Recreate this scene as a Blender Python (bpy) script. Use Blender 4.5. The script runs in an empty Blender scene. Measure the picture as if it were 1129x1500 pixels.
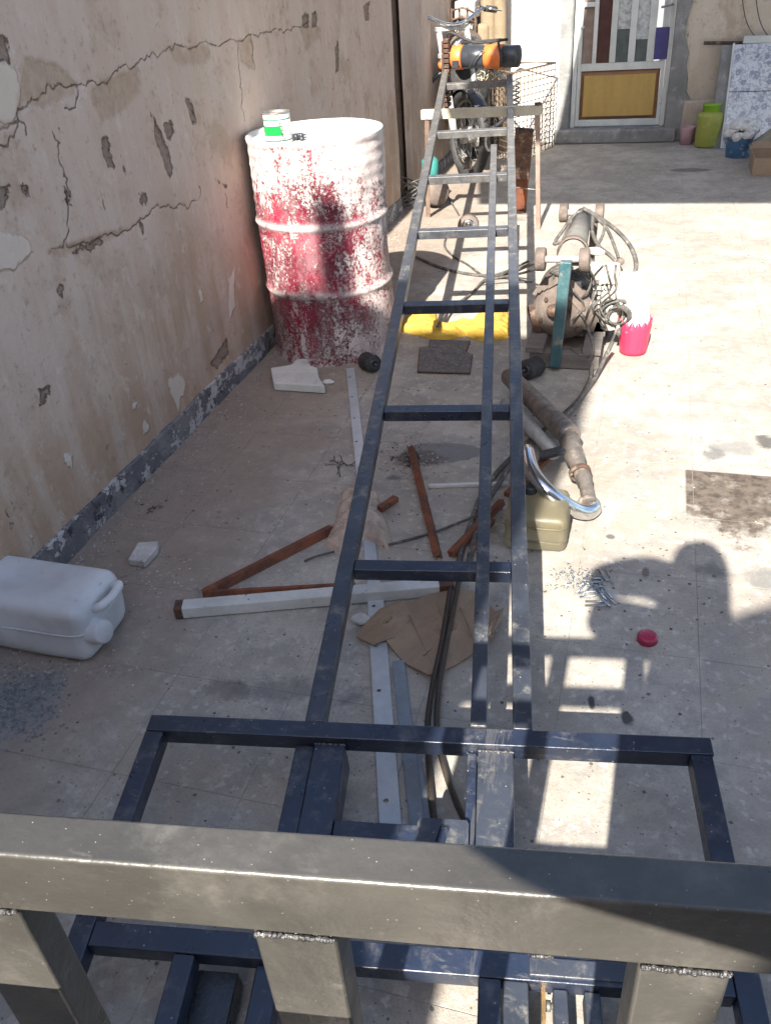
import bpy, bmesh, math, random
import numpy as np
from mathutils import Vector, Matrix
random.seed(7); np.random.seed(7)
SC = bpy.context.scene
COL = SC.collection
PI = math.pi

# ------------------------------------------------------------------ camera
CW, CH, FPX = 1129.0, 1500.0, 1230.0
CAMH = 1.42
_up = -np.array([715-564.5, -(2600-750.), -FPX]); _up /= np.linalg.norm(_up)
_fw = np.array([985-564.5, -(-100-750.), -FPX]); _fw -= _fw.dot(_up)*_up; _fw /= np.linalg.norm(_fw)
_rt = np.cross(_fw, _up)
RM = np.array([_rt, _fw, _up])
CP = np.array([0, 0, CAMH])
cam = bpy.data.cameras.new('camera'); cam.sensor_fit = 'VERTICAL'; cam.sensor_height = 24.0
cam.lens = FPX/CH*24.0; cam.clip_start = 0.02; cam.clip_end = 500
camo = bpy.data.objects.new('camera', cam); COL.objects.link(camo)
mw = Matrix([list(RM[i]) + [CP[i]] for i in range(3)] + [[0, 0, 0, 1]]); camo.matrix_world = mw
SC.camera = camo
# ------------------------------------------------------------------ light
KX, KY = 0.03, 1.25                       # horizontal run of a shadow per metre of height
EL = math.atan2(1, math.hypot(KX, KY)); AZ = math.atan2(KX, KY)
w = bpy.data.worlds.new('World'); SC.world = w; w.use_nodes = True
nt = w.node_tree; nt.nodes.clear()
sky = nt.nodes.new('ShaderNodeTexSky'); sky.sky_type = 'NISHITA'; sky.sun_disc = False
sky.sun_elevation = EL; sky.sun_rotation = PI + AZ; sky.air_density = 1.0; sky.dust_density = 1.6
bg = nt.nodes.new('ShaderNodeBackground'); bg.inputs[1].default_value = 0.115
wo = nt.nodes.new('ShaderNodeOutputWorld')
nt.links.new(sky.outputs[0], bg.inputs[0]); nt.links.new(bg.outputs[0], wo.inputs[0])
sl = bpy.data.lights.new('sun', 'SUN'); sl.energy = 5.0; sl.angle = math.radians(0.55); sl.color = (1, .94, .84)
so = bpy.data.objects.new('sun', sl); COL.objects.link(so)
so.rotation_euler = Vector((KX, KY, -1)).to_track_quat('-Z', 'Y').to_euler(); so.location = (0, -4, 6)
SC.view_settings.view_transform = 'Standard'; SC.view_settings.look = 'None'
SC.view_settings.exposure = 1.68; SC.view_settings.gamma = 1
SC.render.resolution_x = 770; SC.render.resolution_y = 1024

# ------------------------------------------------------------------ placing helpers: measured sight lines -> places in the yard
def ray(px, py):
    v = RM @ np.array([px-564.5, -(py-750.), -FPX]); return v/np.linalg.norm(v)
def G(px, py, z=0.0):
    r = ray(px, py); return CP + r*((z-CP[2])/r[2])
def AY(px, py, Y):
    r = ray(px, py); return CP + r*(Y/r[1])
WX = -1.535
def AX(px, py, X=WX):
    r = ray(px, py); return CP + r*(X/r[0])
P0 = np.array([-1.163, 4.999, 0.665])
LD = np.array([-.158, .98, .121]); LD /= np.linalg.norm(LD)
LV = np.cross(LD, [0, 0, 1]); LV /= np.linalg.norm(LV)
LN = np.cross(LV, LD)
def L(u, v, w_=0.0): return P0 + u*LD + v*LV + w_*LN
def UV(px, py, off=0.0):
    r = ray(px, py); t = (P0+LN*off-CP).dot(LN)/r.dot(LN); q = CP+t*r-P0
    return q.dot(LD), q.dot(LV)

# ------------------------------------------------------------------ object helpers
ORG = {}
def thing(name, label, cat, loc=(0, 0, 0), group=None):
    o = bpy.data.objects.new(name, None); COL.objects.link(o); o.location = tuple(map(float, loc)); o.empty_display_size = .05
    o['label'] = label; o['category'] = cat
    if group: o['group'] = group
    ORG[o.name] = np.array(loc, float); return o
class MB:
    def __init__(s): s.v = []; s.f = []; s.sm = []
    def add(s, vs, fs, smooth=False):
        n = len(s.v); s.v += [tuple(map(float, a)) for a in vs]; s.f += [tuple(i+n for i in f) for f in fs]; s.sm += [smooth]*len(fs); return s
    def frame_box(s, o, ax, ay, az, x0, x1, y0, y1, z0, z1):
        o, ax, ay, az = map(np.array, (o, ax, ay, az))
        vs = [o+ax*x+ay*y+az*z for z in (z0, z1) for y in (y0, y1) for x in (x0, x1)]
        return s.add(vs, [(0, 2, 3, 1), (4, 5, 7, 6), (0, 1, 5, 4), (2, 6, 7, 3), (0, 4, 6, 2), (1, 3, 7, 5)])
    def box(s, x0, x1, y0, y1, z0, z1): return s.frame_box((0, 0, 0), (1, 0, 0), (0, 1, 0), (0, 0, 1), x0, x1, y0, y1, z0, z1)
    def bar(s, a, b, w_, h, up=(0, 0, 1), twist=0.0):
        a = np.array(a, float); b = np.array(b, float); d = b-a; l = np.linalg.norm(d); d /= l
        up = np.array(up, float)
        if abs(d.dot(up)) > .97*np.linalg.norm(up): up = np.array([0, 1., 0.])
        sd = np.cross(d, up); sd /= np.linalg.norm(sd); u2 = np.cross(sd, d)
        if twist: c, t_ = math.cos(twist), math.sin(twist); sd, u2 = sd*c+u2*t_, u2*c-sd*t_
        return s.frame_box(a, d, sd, u2, 0, l, -w_/2, w_/2, -h/2, h/2)
    def tube(s, pts, r, n=10, cap=True):
        pts = [np.array(p, float) for p in pts]; m = len(pts)
        rr = r if hasattr(r, '__len__') else [r]*m
        vs = []; prev = None
        for i, p in enumerate(pts):
            t = pts[min(i+1, m-1)]-pts[max(i-1, 0)]; t /= (np.linalg.norm(t)+1e-9)
            if prev is None:
                a = np.array([0, 0, 1.]) if abs(t[2]) < .9 else np.array([1., 0, 0])
                nrm = np.cross(t, a)
            else: nrm = prev - t*prev.dot(t)
            nrm /= (np.linalg.norm(nrm)+1e-9); prev = nrm; bn = np.cross(t, nrm)
            for k in range(n):
                an = 2*PI*k/n; vs.append(p+rr[i]*(math.cos(an)*nrm+math.sin(an)*bn))
        fs = [(i*n+k, i*n+(k+1) % n, (i+1)*n+(k+1) % n, (i+1)*n+k) for i in range(m-1) for k in range(n)]
        s.add(vs, fs, True)
        if cap:
            n0 = len(s.v)-len(vs); s.f += [tuple(n0+k for k in range(n))[::-1], tuple(n0+(m-1)*n+k for k in range(n))]; s.sm += [False, False]
        return s
    def lathe(s, prof, n=32, o=(0, 0, 0), axis=(0, 0, 1), wob=None, smooth=True):
        o = np.array(o, float); az = np.array(axis, float); az /= np.linalg.norm(az)
        a = np.array([1., 0, 0]) if abs(az[0]) < .9 else np.array([0, 1., 0]); ax = np.cross(az, np.cross(a, az)); ax /= np.linalg.norm(ax); ay = np.cross(az, ax)
        vs = []
        for j, (r, z) in enumerate(prof):
            for k in range(n):
                an = 2*PI*k/n; rr = r*(1+(wob(an, z) if wob else 0)); vs.append(o+az*z+rr*(math.cos(an)*ax+math.sin(an)*ay))
        fs = [(j*n+k, j*n+(k+1) % n, (j+1)*n+(k+1) % n, (j+1)*n+k) for j in range(len(prof)-1) for k in range(n)]
        return s.add(vs, fs, smooth)
    def poly(s, pts, th):          # flat outline given as points, thickened along its normal (up)
        pts = [np.array(p, float) for p in pts]; n = len(pts)
        c = sum(pts)/n; nr = sum((np.cross(pts[i]-c, pts[(i+1) % n]-c) for i in range(n)), np.zeros(3)); nr /= np.linalg.norm(nr)
        if nr[2] < 0: nr = -nr; pts = pts[::-1]
        vs = pts + [p+nr*th for p in pts]
        fs = [tuple(range(n))[::-1], tuple(range(n, 2*n))] + [(i, (i+1) % n, n+(i+1) % n, n+i) for i in range(n)]
        return s.add(vs, fs)
    def ball(s, c, r, n=12, m=8, sq=(1, 1, 1)):
        c = np.array(c, float); vs = [c+np.array([0, 0, r*sq[2]])]
        for j in range(1, m):
            for k in range(n):
                a, b = PI*j/m, 2*PI*k/n; vs.append(c+r*np.array([sq[0]*math.sin(a)*math.cos(b), sq[1]*math.sin(a)*math.sin(b), sq[2]*math.cos(a)]))
        vs.append(c-np.array([0, 0, r*sq[2]])); fs = [(0, 1+k, 1+(k+1) % n) for k in range(n)]
        fs += [(1+j*n+k, 1+(j+1)*n+k, 1+(j+1)*n+(k+1) % n, 1+j*n+(k+1) % n) for j in range(m-2) for k in range(n)]
        e = len(vs)-1; fs += [(e, 1+(m-2)*n+(k+1) % n, 1+(m-2)*n+k) for k in range(n)]
        return s.add(vs, fs, True)
    def build(s, name, mat, parent=None, bevel=0, seg=2, kind=None, label=None, cat=None, group=None, org=None, subdiv=0, fixn=True):
        o0 = ORG[parent.name] if parent else (np.array(org, float) if org is not None else np.zeros(3))
        me = bpy.data.meshes.new(name); me.from_pydata([tuple(np.array(a)-o0) for a in s.v], [], s.f)
        me.polygons.foreach_set('use_smooth', s.sm); me.update()
        if fixn:
            bm = bmesh.new(); bm.from_mesh(me); bmesh.ops.recalc_face_normals(bm, faces=bm.faces); bm.to_mesh(me); bm.free()
        me.materials.append(mat)
        o = bpy.data.objects.new(name, me); COL.objects.link(o)
        if parent: o.parent = parent
        elif org is not None: o.location = tuple(map(float, org))
        ORG[o.name] = o0
        if bevel:
            b = o.modifiers.new('bevel', 'BEVEL'); b.width = bevel; b.segments = seg; b.limit_method = 'ANGLE'; b.angle_limit = .7; b.harden_normals = True
            me.polygons.foreach_set('use_smooth', [True]*len(me.polygons))
        if subdiv:
            b = o.modifiers.new('sub', 'SUBSURF'); b.levels = b.render_levels = subdiv
        if kind: o['kind'] = kind
        if label: o['label'] = label
        if cat: o['category'] = cat
        if group: o['group'] = group
        return o
def smooth_path(pts, k=6):
    p = [np.array(a, float) for a in pts]; p = [2*p[0]-p[1]]+p+[2*p[-1]-p[-2]]; out = []
    for i in range(1, len(p)-2):
        for j in range(k):
            t = j/k; out.append(.5*((2*p[i])+(-p[i-1]+p[i+1])*t+(2*p[i-1]-5*p[i]+4*p[i+1]-p[i+2])*t*t+(-p[i-1]+3*p[i]-3*p[i+1]+p[i+2])*t**3))
    return out+[p[-2]]
def hose(px3, r, k=6, n=8): return MB().tube(smooth_path([G(*q) for q in px3], k), r, n)

# ------------------------------------------------------------------ material helpers
class NT:
    def __init__(s, name):
        s.m = bpy.data.materials.new(name); s.m.use_nodes = True; s.t = s.m.node_tree; s.b = s.t.nodes['Principled BSDF']
        s.co = None
    def n(s, typ, **kw):
        x = s.t.nodes.new(typ)
        for k, v in kw.items(): setattr(x, k, v)
        return x
    def put(s, sock, v):
        if v is None: return
        if isinstance(v, bpy.types.NodeSocket): s.t.links.new(v, sock)
        elif hasattr(v, '__len__') and len(v) == 3 and sock.type == 'RGBA': sock.default_value = (*v, 1)
        else: sock.default_value = v
    def coord(s, world=True):
        key = world
        if s.co is None: s.co = {}
        if key not in s.co: s.co[key] = s.n('ShaderNodeNewGeometry').outputs['Position'] if world else s.n('ShaderNodeTexCoord').outputs['Object']
        return s.co[key]
    def math(s, op, a, b=None, c=None, clamp=False):
        x = s.n('ShaderNodeMath', operation=op, use_clamp=clamp); s.put(x.inputs[0], a); s.put(x.inputs[1], b)
        if c is not None: s.put(x.inputs[2], c)
        return x.outputs[0]
    def vmath(s, op, a, b=None):
        x = s.n('ShaderNodeVectorMath', operation=op); s.put(x.inputs[0], a); s.put(x.inputs[1], b)
        return x.outputs['Value'] if op in ('LENGTH', 'DOT_PRODUCT') else x.outputs[0]
    def noise(s, scale, detail=5, rough=.6, world=True, vec=None, stretch=None, dist=0):
        x = s.n('ShaderNodeTexNoise'); v = vec or s.coord(world)
        if stretch: v = s.vmath('MULTIPLY', v, stretch)
        s.put(x.inputs['Vector'], v); x.inputs['Scale'].default_value = scale; x.inputs['Detail'].default_value = detail; x.inputs['Roughness'].default_value = rough; x.inputs['Distortion'].default_value = dist
        return x.outputs[0]
    def voro(s, scale, world=True, feature='F1', vec=None, rnd=1):
        x = s.n('ShaderNodeTexVoronoi', feature=feature); s.put(x.inputs['Vector'], vec or s.coord(world)); x.inputs['Scale'].default_value = scale; x.inputs['Randomness'].default_value = rnd
        return x.outputs[0]
    def ramp(s, v, a, b, lo=0, hi=1, smooth=True):
        x = s.n('ShaderNodeMapRange', interpolation_type='SMOOTHSTEP' if smooth else 'LINEAR'); s.put(x.inputs[0], v)
        x.inputs[1].default_value = a; x.inputs[2].default_value = b; x.inputs[3].default_value = lo; x.inputs[4].default_value = hi
        return x.outputs[0]
    def mix(s, f, a, b):
        x = s.n('ShaderNodeMix', data_type='RGBA'); s.put(x.inputs[0], f); s.put(x.inputs[6], a); s.put(x.inputs[7], b); return x.outputs[2]
    def attr(s, name): return s.n('ShaderNodeAttribute', attribute_name=name).outputs['Fac']
    def sep(s, v):
        x = s.n('ShaderNodeSeparateXYZ'); s.put(x.inputs[0], v); return x.outputs
    def fin(s, col, rough=.6, metal=0, bump=None, bd=.002, spec=None, bs=1.0):
        s.put(s.b.inputs['Base Color'], col); s.put(s.b.inputs['Roughness'], rough); s.put(s.b.inputs['Metallic'], metal)
        if spec is not None: s.b.inputs['Specular IOR Level'].default_value = spec
        if bump is not None:
            x = s.n('ShaderNodeBump'); x.inputs['Distance'].default_value = bd; x.inputs['Strength'].default_value = bs; s.put(x.inputs['Height'], bump); s.t.links.new(x.outputs[0], s.b.inputs['Normal'])
        return s.m
def pm(name, c1, c2=None, scale=8, rough=.6, metal=0, dirt=None, dirt_at=(.5, .65), dirt_scale=12, bump=.001, bscale=120, world=False, stretch=None, spec=None, fine=.25):
    t = NT(name); c2 = c2 or tuple(x*.75 for x in c1)
    col = t.mix(t.ramp(t.noise(scale, world=world, stretch=stretch), .35, .65), c1, c2)
    nf = t.noise(scale*9, 4, .7, world=world); col = t.mix(t.ramp(nf, .3, .7, 0, fine), col, tuple(x*.6 for x in c1))
    r = t.ramp(t.noise(scale*2, world=world), .3, .7, max(rough-.1, .05), min(rough+.12, 1))
    if dirt:
        f = t.ramp(t.noise(dirt_scale, 8, .7, world=world, stretch=stretch), *dirt_at); col = t.mix(f, col, dirt); r = t.mix(f, r, (.85, .85, .85))
    return t.fin(col, r, metal, t.noise(bscale, 4, .6, world=world), bump, spec)

# ---- ground
def ground_material(tiles=True):
    t = NT('dusty_terrazzo'); P = t.coord(True); X, Y, Z = t.sep(P)
    c = t.mix(t.ramp(t.noise(2.2, 6, .6), .35, .65), (.305, .268, .228), (.425, .385, .335))
    c = t.mix(t.ramp(t.noise(9, 8, .72), .45, .60, 0, .55), c, (.22, .21, .195)); c = t.mix(t.ramp(t.noise(150, 5, .8), .50, .62, 0, .5), c, (.20, .19, .175))
    c = t.mix(t.ramp(t.noise(26, 6, .7), .52, .68, 0, .55), c, (.50, .47, .43))
    # pale stone chips of the terrazzo
    wn = t.n('ShaderNodeTexNoise'); t.put(wn.inputs['Vector'], P); wn.inputs['Scale'].default_value = 60; wn.inputs['Detail'].default_value = 3
    v = t.n('ShaderNodeTexVoronoi'); t.put(v.inputs[0], t.vmath('ADD', P, t.vmath('MULTIPLY', wn.outputs[1], (.035, .035, 0)))); v.inputs['Scale'].default_value = 38
    chip = t.math('MULTIPLY', t.ramp(v.outputs['Distance'], .30, .18), t.ramp(t.sep(v.outputs['Color'])[0], .55, .75)); c = t.mix(t.math('MULTIPLY', chip, .34), c, (.58, .55, .52))
    # dark specks, two sizes
    for sc_, th, am in ((70, .12, .8), (24, .085, .85), (11, .05, .9)):
        v = t.n('ShaderNodeTexVoronoi'); t.put(v.inputs[0], t.vmath('ADD', P, (sc_, 3., 1.))); v.inputs['Scale'].default_value = sc_
        k = t.math('MULTIPLY', t.ramp(t.math('ADD', v.outputs['Distance'], t.math('MULTIPLY', t.noise(90), .12)), th+.09, th+.05), t.ramp(t.sep(v.outputs['Color'])[1], .62, .66))
        c = t.mix(t.math('MULTIPLY', k, am), c, (.07, .065, .06))
    # brown earth blown against the left wall
    e = t.math('MULTIPLY', t.ramp(t.math('ADD', X, t.math('MULTIPLY', t.noise(3, 6, .7), -.9)), -1.32, -1.66), .62)
    c = t.mix(e, c, (.235, .175, .135)); c = t.mix(t.math('MULTIPLY', e, t.ramp(t.noise(75, 6, .85), .5, .66, 0, .6)), c, (.34, .30, .265)); c = t.mix(t.math('MULTIPLY', e, t.ramp(t.noise(30, 7, .85), .57, .66, 0, .7)), c, (.12, .095, .08))
    rough = t.ramp(t.noise(5, 5), .35, .65, .55, .8)
    nz = t.noise(7, 7, .7); nz2 = t.noise(30, 5, .7)
    def stain(px, py, rx, ry, rot, col, am, edge=.18, wob=1.0, gl=None):
        nonlocal c, rough
        g = G(px, py); q = t.vmath('SUBTRACT', P, (float(g[0]), float(g[1]), 0.))
        qx, qy, _ = t.sep(q); ca, sa = math.cos(rot), math.sin(rot)
        a = t.math('ADD', t.math('MULTIPLY', qx, ca/rx), t.math('MULTIPLY', qy, sa/rx)); b = t.math('ADD', t.math('MULTIPLY', qx, -sa/ry), t.math('MULTIPLY', qy, ca/ry))
        d = t.math('SQRT', t.math('ADD', t.math('MULTIPLY', a, a), t.math('MULTIPLY', b, b)))
        d = t.math('ADD', d, t.math('MULTIPLY', t.math('SUBTRACT', nz, .5), 2.2*wob)); d = t.math('ADD', d, t.math('MULTIPLY', t.math('SUBTRACT', nz2, .5), .9*wob))
        f = t.ramp(d, 1+edge, 1-edge, 0, am); c = t.mix(f, c, col)
        if gl is not None: rough = t.mix(f, rough, (gl, gl, gl))
    stain(648, 662, .13, .065, .1, (.13, .13, .13), .85, .06, .35, .35)       # oil under the ladder
    stain(612, 672, .07, .05, .3, (.09, .08, .07), .9, .25, 1.2)
    stain(1070, 655, .09, .05, 0, (.20, .20, .19), .75, .4, 1.4); stain(1045, 665, .03, .04, 0, (.14, .14, .14), .8, .5, 1.6)
    stain(1100, 705, .05, .03, 0, (.03, .03, .03), .9, .3, 1.2); stain(1122, 650, .03, .05, 0, (.05, .05, .05), .8, .4, 1.5)
    stain(870, 700, .06, .12, 0, (.30, .26, .20), .5, .5, 1.2); stain(925, 760, .05, .09, 0, (.28, .25, .20), .55, .5, 1.2)
    stain(843, 830, .05, .04, 0, (.25, .22, .19), .6, .5, 1.4)
    stain(945, 838, .010, .022, 0, (.12, .10, .08), .85, .3, .8); stain(1045, 838, .04, .025, 0, (.13, .13, .12), .7, .6, 2.2); stain(1120, 845, .04, .04, 0, (.16, .16, .15), .7, .6, 2.)
    stain(866, 1030, .008, .022, .2, (.03, .03, .03), .95, .3, .9, .4); stain(918, 1052, .014, .02, .3, (.03, .03, .03), .9, .3, 1.2, .4); stain(894, 786, .012, .010, 0, (.10, .10, .09), .9, .3, 1.2)
    stain(577, 700, .03, .018, 0, (.10, .10, .10), .75, .4, 1); stain(1010, 249, .13, .06, 0, (.12, .11, .105), .85, .12, .35, .5)
    stain(1000, 208, .2, .10, 0, (.26, .25, .23), .5, .5, 1); stain(910, 300, 2.2, .12, 0, (.44, .41, .37), .25, .6, 1.2)
    stain(760, 322, .04, .04, 0, (.22, .20, .18), .8, .5, 2.4); stain(905, 330, .03, .03, 0, (.22, .20, .18), .6, .5, 2)
    stain(430, 1012, .10, .03, .1, (.12, .12, .12), .55, .6, 2.4); stain(330, 1010, .05, .02, 0, (.12, .11, .10), .5, .6, 2.4); stain(20, 1040, .10, .10, 0, (.22, .23, .25), .6, .5, 1)
    # the one tile soaked brown
    a0, a1 = G(1003, 688), G(1003, 760)
    hx = t.math('MULTIPLY', t.ramp(X, float(a0[0])-.004, float(a0[0])+.004), t.ramp(Y, float(a0[1])+.004, float(a0[1])-.004))
    low = t.ramp(t.math('ADD', t.math('ADD', Y, t.math('MULTIPLY', X, -.12)), t.math('MULTIPLY', nz, .75)), float(a1[1])+.28, float(a1[1])+.38)
    br = t.mix(t.ramp(nz2, .35, .6), (.05, .038, .03), (.125, .10, .08)); c = t.mix(t.math('MULTIPLY', t.math('MULTIPLY', hx, low), t.ramp(t.noise(12, 6, .7), .30, .48, .35, .95)), c, br)
    bump = t.math('ADD', t.math('MULTIPLY', t.noise(60, 6, .7), .7), t.math('MULTIPLY', t.noise(220, 3, .6), .4))
    return t.fin(c, rough, 0, bump, .0025, .35)
M_ground = ground_material()
M_joint = pm('joint_mortar', (.30, .28, .26), (.20, .19, .18), 20, .9, world=True)

# ---- weathered plaster wall
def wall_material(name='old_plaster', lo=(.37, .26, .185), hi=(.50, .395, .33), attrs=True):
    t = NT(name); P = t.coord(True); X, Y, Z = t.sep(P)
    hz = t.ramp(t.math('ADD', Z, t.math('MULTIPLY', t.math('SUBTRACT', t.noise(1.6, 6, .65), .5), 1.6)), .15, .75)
    c = t.mix(hz, lo, hi)  # browner towards the foot, with some shade put into the lower colour
    str_ = t.noise(7, 6, .65, stretch=(1, 1.6, .22)); c = t.mix(t.ramp(str_, .42, .62, 0, .30), c, (.60, .53, .48))
    c = t.mix(t.ramp(t.noise(5, 7, .7), .5, .66, 0, .6), c, (.36, .27, .20)); c = t.mix(t.ramp(t.noise(13, 7, .75, stretch=(1, 1, .7)), .54, .68, 0, .45), c, (.62, .56, .51))
    c = t.mix(t.ramp(t.noise(40, 5, .75), .56, .70, 0, .5), c, (.24, .18, .14))
    h = t.math('ADD', t.math('MULTIPLY', t.noise(5, 6, .6), 1.2), t.math('MULTIPLY', t.noise(45, 5, .65), .28))
    # small random flakes
    fl = t.ramp(t.math('ADD', t.noise(18, 8, .8, stretch=(1, 1, .45)), t.math('MULTIPLY', t.noise(2.5), .35)), .83, .86); c = t.mix(t.math('MULTIPLY', fl, .8), c, (.19, .14, .11)); h = t.math('SUBTRACT', h, t.math('MULTIPLY', fl, .7))
    if attrs:
        nz = t.math('MULTIPLY', t.math('SUBTRACT', t.noise(30, 8, .82), .5), .075); nz2 = t.math('MULTIPLY', t.math('SUBTRACT', t.noise(14, 5, .7), .5), .05)
        pa = t.ramp(t.math('ADD', t.attr('pale'), nz2), .004, -.004); c = t.mix(t.math('MULTIPLY', pa, .75), c, (.60, .53, .46)); h = t.math('ADD', h, t.math('MULTIPLY', pa, .5))
        bp = t.ramp(t.math('ADD', t.attr('under'), t.math('MULTIPLY', nz2, .9)), .012, -.012); c = t.mix(t.math('MULTIPLY', bp, .6), c, t.mix(t.ramp(t.noise(26, 6, .8), .4, .62), (.42, .315, .225), (.30, .215, .155))); h = t.math('SUBTRACT', h, t.math('MULTIPLY', bp, .25))
        cr = t.ramp(t.math('ADD', t.math('ABSOLUTE', t.math('ADD', t.attr('crack'), t.math('MULTIPLY', nz, .10))), 0), .0030, .0008); cr = t.math('MULTIPLY', cr, t.ramp(t.noise(9, 5, .7), .36, .56, .12, 1)); c = t.mix(t.math('MULTIPLY', cr, .42), c, (.12, .085, .06)); h = t.math('SUBTRACT', h, t.math('MULTIPLY', cr, 1.6))
        ch = t.ramp(t.math('ADD', t.attr('chip'), nz), .003, -.002); cc = t.mix(t.ramp(t.noise(70, 4, .7), .4, .6), (.18, .135, .105), (.26, .20, .16)); c = t.mix(t.math('MULTIPLY', ch, .9), c, cc); h = t.math('SUBTRACT', h, t.math('MULTIPLY', ch, 1.8))
    return t.fin(c, .88, 0, h, .010, .25)
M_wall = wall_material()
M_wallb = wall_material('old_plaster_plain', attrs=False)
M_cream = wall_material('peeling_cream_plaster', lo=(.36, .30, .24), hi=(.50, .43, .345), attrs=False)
M_white = pm('white_rendered_wall', (.74, .72, .68), (.60, .58, .54), 3, .85, dirt=(.42, .40, .37), dirt_at=(.56, .72), dirt_scale=6, bump=.004, bscale=30, world=True)
M_cement = pm('grey_cement_render', (.25, .25, .245), (.17, .172, .17), 5, .9, dirt=(.36, .35, .33), dirt_at=(.52, .7), dirt_scale=9, bump=.006, bscale=40, world=True)
def skirt_material():
    t = NT('peeling_grey_skirting'); c = t.mix(t.ramp(t.noise(6, 6, .7), .4, .6), (.125, .12, .13), (.20, .19, .195))
    f = t.ramp(t.noise(9, 9, .75, stretch=(1, 1, 1.4)), .51, .53); c = t.mix(f, c, (.42, .40, .40)); f2 = t.ramp(t.noise(14, 8, .75), .60, .62); c = t.mix(f2, c, (.05, .045, .05))
    return t.fin(c, .85, 0, t.math('ADD', t.math('MULTIPLY', f, .8), t.noise(60)), .005, .3)
M_skirt = skirt_material()

# ---- metals etc
def steel_material(name='navy_painted_steel', dust=.33, base=(.011, .016, .031), far=True, speck=120):
    t = NT(name); P = t.coord(True); X, Y, Z = t.sep(P)
    c = t.mix(t.ramp(t.noise(9, 6, .6), .35, .65), base, tuple(x*1.5 for x in base))
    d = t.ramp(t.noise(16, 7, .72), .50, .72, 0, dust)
    if far: d = t.math('ADD', d, t.ramp(Y, 2.3, 4.6, 0, .42), clamp=True)  # far, sunlit end paler: brightness put into the colour along with dust
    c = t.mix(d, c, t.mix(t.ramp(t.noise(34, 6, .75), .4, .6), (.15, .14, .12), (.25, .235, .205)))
    v = t.n('ShaderNodeTexVoronoi'); t.put(v.inputs[0], P); v.inputs['Scale'].default_value = speck
    sc_ = t.ramp(t.noise(14, 6, .8, stretch=(1, .12, .12)), .60, .63, 0, .35); c = t.mix(sc_, c, (.11, .105, .10))
    sp = t.math('MULTIPLY', t.ramp(v.outputs['Distance'], .20, .10), t.ramp(t.sep(v.outputs['Color'])[0], .93, .95)); c = t.mix(t.math('MULTIPLY', sp, .6), c, (.45, .44, .42))
    s_ = t.ramp(t.noise(60, 5, .7, stretch=(.3, 1, 1)), .60, .70, 0, .5); c = t.mix(s_, c, (.13, .125, .115))
    r = t.mix(d, t.ramp(t.noise(20, 5, .6), .3, .7, .26, .42), (.6, .6, .6))
    return t.fin(c, r, 0, t.math('ADD', t.noise(80, 3), t.math('MULTIPLY', d, .6)), .0008, .65)
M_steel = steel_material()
M_steeld = steel_material('dusty_sunlit_painted_steel', .7, (.024, .028, .038))  # paler copy for sunlit members, sun glare put in with the dust
M_rail = steel_material('olive_grey_painted_steel', .25, (.044, .041, .036), False, 520)
M_weld = pm('weld_bead', (.17, .165, .16), (.045, .045, .05), 200, .4, .7, bump=.002, bscale=300)
M_rust = pm('rusty_steel', (.23, .075, .035), (.10, .045, .03), 14, .8, .1, dirt=(.34, .16, .08), dirt_at=(.58, .7), dirt_scale=22, bump=.0015)
M_rustd = pm('dark_rusty_steel', (.11, .055, .035), (.05, .035, .03), 14, .8, .1, dirt=(.22, .15, .11), dirt_at=(.5, .66), dirt_scale=15, bump=.002)
M_angle = pm('chipped_white_painted_steel', (.56, .56, .54), (.45, .45, .43), 8, .55, 0, dirt=(.17, .11, .08), dirt_at=(.61, .66), dirt_scale=24, bump=.001)
M_strip = pm('galvanised_white_strip', (.50, .52, .54), (.40, .42, .44), 6, .5, .1, dirt=(.10, .09, .09), dirt_at=(.64, .68), dirt_scale=30, bump=.001)
M_greystrip = pm('grey_zinc_strip', (.22, .25, .28), (.17, .19, .21), 8, .5, .2, dirt=(.38, .38, .38), dirt_at=(.6, .7), dirt_scale=20)
M_trestle = pm('cream_painted_tube', (.46, .44, .36), (.36, .33, .26), 9, .6, 0, dirt=(.12, .08, .06), dirt_at=(.62, .68), dirt_scale=14)
M_leg = pm('primer_brown_tube', (.30, .215, .175), (.19, .13, .105), 10, .75, 0, dirt=(.12, .08, .07), dirt_at=(.58, .7))
M_chrome = pm('chrome', (.72, .72, .71), (.60, .60, .60), 8, .16, 1.0, dirt=(.35, .31, .27), dirt_at=(.60, .75), dirt_scale=12, bump=.0002)
M_muff = pm('sooty_muffler_steel', (.24, .21, .185), (.13, .115, .105), 18, .5, .55, dirt=(.30, .25, .20), dirt_at=(.5, .66), dirt_scale=28, bump=.0012)
M_alu = pm('weathered_aluminium', (.50, .50, .48), (.36, .355, .34), 20, .55, .4, dirt=(.46, .42, .36), dirt_at=(.5, .7), dirt_scale=14)
M_black = pm('black_rubber', (.022, .022, .023), (.04, .04, .04), 30, .7, 0, dirt=(.12, .11, .10), dirt_at=(.55, .75), dirt_scale=25)
M_hose = pm('dusty_black_hose', (.05, .048, .045), (.10, .092, .085), 40, .75, 0, dirt=(.24, .215, .19), dirt_at=(.5, .7), dirt_scale=30, world=True)
M_rope = pm('oily_steel_rope', (.045, .035, .03), (.09, .07, .055), 300, .55, .3, bump=.003, bscale=500)
M_yellow = pm('yellow_cloth', (.58, .37, .055), (.44, .27, .04), 6, .85, 0, dirt=(.22, .14, .05), dirt_at=(.58, .72), dirt_scale=9, bump=.002, bscale=90)
M_card = pm('brown_cardboard', (.30, .215, .145), (.25, .18, .125), 5, .9, 0, dirt=(.20, .155, .12), dirt_at=(.55, .7), dirt_scale=7, bump=.0008, bscale=60)
M_foam = pm('white_foam_block', (.66, .66, .62), (.56, .56, .53), 9, .8, 0, dirt=(.36, .34, .31), dirt_at=(.58, .7), bump=.001, bscale=200)
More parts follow.
